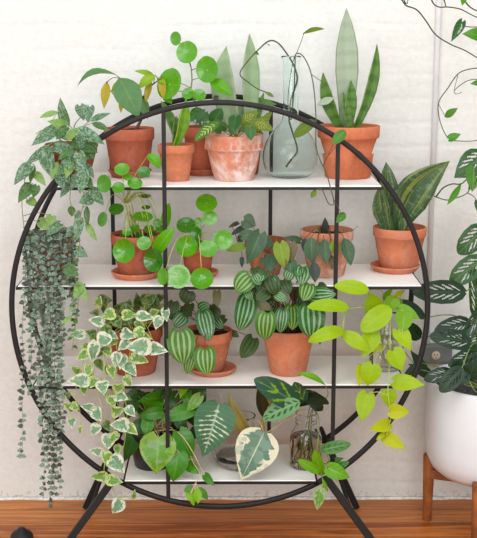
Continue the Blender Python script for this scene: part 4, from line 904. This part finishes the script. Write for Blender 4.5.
for a, k in (((465,292,412,292,22,.06,1),H), ((470,322,434,332,17,.1,1),H), ((471,343,429,336,19,.08,1),H), ((476,318,472,266,16,.12,0),H), ((484,258,450,284,22,.1,0),H), ((486,226,458,254,22,.12,0),H), ((484,306,462,340,12,.1,1),H), ((480,352,448,366,16,.05,1),H), ((486,345,466,366,18,.08,1),H), ((462,368,440,392,17,-.02,1),H), ((470,372,446,380,18,.0,1),H), ((452,372,424,380,14,.05,1),H), ((424,318,400,300,11,.2,1),{}), ((420,338,402,322,14,.24,1),{}), ((468,380,476,362,14,.0,1),{}), ((452,380,462,360,13,.02,1),{}), ((488,330,470,350,16,.1,0),H)):
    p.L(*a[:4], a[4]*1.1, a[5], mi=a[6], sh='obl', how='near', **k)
p.V([ST, (466,385,-.0), (462,378,-.0)], .002); p.V([ST, (476,392,-.0), (468,378,.0)], .002); p.V([ST, (440,368,.1), (420,362,.15), (412,352,.2), (408,330,.22)], .0022, .0015); p.V([ST, (430,372,.1), (418,368,.15), (405,352,.2)], .0018, .0012)
p.L(424,372,410,350,12,.14,1); p.L(428,374,408,364,12,.12,1); p.L(418,366,402,378,9,.14,1)
p.done()
# conduit and outlet on the wall
M['grey'] = plain('grey_metal', (124,124,120), .5, .1, 20, .4, .3)
M['paintpipe'] = plain('white_painted_metal', (224,225,225), .45, .03)
M['beige'] = plain('beige_plastic', (214,200,176), .45, .04)
M['dark'] = plain('dark_slot', (30,28,26), .7, .1)
cx = P(435.5, 100, WALL-.01).x; zt = P(436, 346, WALL-.03).z
mb = MB(); mb.tube([Vector((cx, WALL-.009, 3.0)), Vector((cx, WALL-.009, zt-.002))], .0085, n=16, sub=1); o = mb.build('conduit', M['paintpipe'], origin=(cx, WALL-.009, zt)); tag(o, 'thin white painted conduit pipe running up the wall from the outlet box', 'pipe')
a = P(422.5, 346, WALL-.04); b = P(452, 364, WALL-.04)
r = empty('electrical_outlet', ((a.x+b.x)/2, WALL, b.z), 'grey metal outlet box with a round beige socket on the brick wall', 'outlet')
mb = MB(); mb.box((a.x, WALL-.04, b.z), (b.x, WALL-.001, a.z)); mb.build('box', M['grey'], r, flat=True, bevel=.004)
c = P(436, 355.5, WALL-.042); mb = MB(); n_ = 28; rows = []
for rr, yy in ((.0135,0),(.0135,-.003),(.012,-.0042),(.001,-.0042)): rows.append([Vector((c.x+rr*math.cos(2*PI*i/n_), WALL-.04+yy, c.z+rr*math.sin(2*PI*i/n_))) for i in range(n_)])
mb.quadgrid(rows, closed=True); so = mb.build('socket', M['beige'], r); so['_o'] = list(r['_o'])
for dx in (-.005, .005): mb = MB(); mb.box((c.x+dx-.0011, WALL-.0448, c.z-.000), (c.x+dx+.0011, WALL-.0435, c.z+.007)); mb.build('slot', M['dark'], so, flat=True)
mb = MB(); mb.tube([Vector((c.x, WALL-.0448, c.z-.006)), Vector((c.x, WALL-.0435, c.z-.006))], .002, n=12, sub=1); mb.build('slot', M['dark'], so)
# hanging vine at the upper right
hv = Plant(empty('hanging_swiss_cheese_vine', tuple(P(500,0,.2)), 'thin bare vines with few holed green leaves hanging at the upper right by the wall', 'plant'), [mon, ph, cvg], SD, .0014)
for v, rr in (([(398,-6,.2),(404,3,.2),(407,6,.2),(417,10,.2),(426,21,.2),(436,35,.2),(452,45,.2),(466,51,.2),(490,66,.2)], .0026), ([(430,-6,.22),(433,3,.22),(439,7,.22),(448,7,.22),(460,9,.22),(470,14,.22),(490,24,.22)], .0024), ([(443,-4,.22),(445,3,.22),(446,7,.22)], .0022), ([(462,-6,.24),(467,4,.24),(475,10,.24),(490,15,.24)], .0026), ([(464,26,.2),(472,27,.2),(490,26,.2)], .0018),
   ([(490,67,.2),(470,69,.2),(458,74,.2),(448,88,.2),(438.5,103,.2),(440,121,.2),(448,138,.2),(460,141,.2),(478,140,.2),(490,132,.2)], .0018), ([(458,75,.2),(454,90,.2)], .001), ([(490,79,.2),(470,80,.2),(458,87,.2),(454,92,.2),(457,94,.2),(462,92,.2)], .0014), ([(438.5,104,.2),(445,116,.2)], .001), ([(436,197,.17),(443,188,.17),(452,184,.17),(461,184,.17),(469,178,.17),(490,170,.2)], .0024), ([(434,196,.17),(446,200,.16),(456,198,.16),(466,194,.16),(470,188,.16),(472,180,.17)], .0018), ([(406,4,.2),(402,-4,.2)], .002), ([(407,4,.2),(409,-4,.2)], .0016)): hv.V(v, rr)
for a, sh, k in (((462,22,451,42,10,.18,0),'heart',dict(fold=.2,holes=HOL[:3],nu=16,nv=20)), ((486,36,462,34,16,.18,1),'heart',{}), ((464,-5,462,6,8,.2,1),'heart',{}), ((445,117,458,108,8,.19,2),'ovate',{}), ((449,139,461,134,9,.19,1),'heart',{}), ((485,82,470,84,8,.18,1),'heart',{}), ((488,152,454,178,28,.14,0),'ovate',H), ((474,168,472,192,18,.12,2),'heart',dict(holes=HOL[:4],nu=20,nv=24)), ((461,184,447,205,7,.14,1),'lance',{}), ((490,162,468,190,18,.16,0),'ovate',H), ((478,202,486,222,10,.16,0),'heart',{})):
    hv.L(*a[:6], mi=a[6], sh=sh, **k)
hv.done('foliage','vines')
# round black base at the lower left corner of the view
k0 = PZ(22, 531, .0); R0 = 11*scl(k0)
mb = MB(); mb.lathe([(.002,0),(R0,0),(R0*1.02,.006),(R0,.016),(R0*.8,.026),(R0*.4,.034),(.012,.036),(.01,.04)], (0,0,0), 40); o = mb.build('doorstop', M['black']); c_ = PZ(22, 540, 0); o.location = (c_.x, c_.y, 0); tag(o, 'low round black doorstop on the wood floor, cut off by the lower left edge', 'doorstop')

# ================================================================ LIGHT, CAMERA
w = bpy.data.worlds.new('World'); bpy.context.scene.world = w; w.use_nodes = True
bg = w.node_tree.nodes['Background']; bg.inputs[0].default_value = (.90, .955, 1.0, 1); bg.inputs[1].default_value = .80
def area(name, loc, tgt, sx, sy, e, col):
    l = bpy.data.lights.new(name, 'AREA'); l.shape = 'RECTANGLE'; l.size = sx; l.size_y = sy; l.energy = e; l.color = col
    o = bpy.data.objects.new(name, l); C.objects.link(o); o.location = loc; o.rotation_euler = (Vector(tgt)-Vector(loc)).to_track_quat('-Z','Y').to_euler(); return o
area('window_light', (-2.2, -3.4, 2.6), (.3, .2, .5), 2.0, 1.6, 48, (.97,.985,1.))
area('front_fill_light', (.4, -5.2, 1.7), (0, .3, .8), 2.6, 2.0, 95, (1.,.985,.95))  # fill added behind the camera to lift the wall between the shelves
area('overhead_fill_light', (.4, -2.0, 3.2), (.1, .0, .5), 3.0, 1.4, 42, (.98,.99,1))  # soft fill added overhead to brighten the shelf boards, no real fixture
cam = bpy.data.cameras.new('camera'); co = bpy.data.objects.new('camera', cam); C.objects.link(co); bpy.context.scene.camera = co
co.location = CAM; cam.sensor_fit = 'VERTICAL'; cam.sensor_height = 36; cam.sensor_width = 36; cam.lens = F*36/538
cam.shift_x = (238.5 - CXP)/538; cam.clip_start = .05
from mathutils import Matrix
co.rotation_euler = Matrix((VR, VU, -VF)).transposed().to_euler()
vs = bpy.context.scene.view_settings; vs.view_transform = 'Standard'; vs.look = 'None'; vs.gamma = 1; vs.exposure = 0.0; vs.use_curve_mapping = False
for o in bpy.data.objects:
    if '_o' in o: del o['_o']
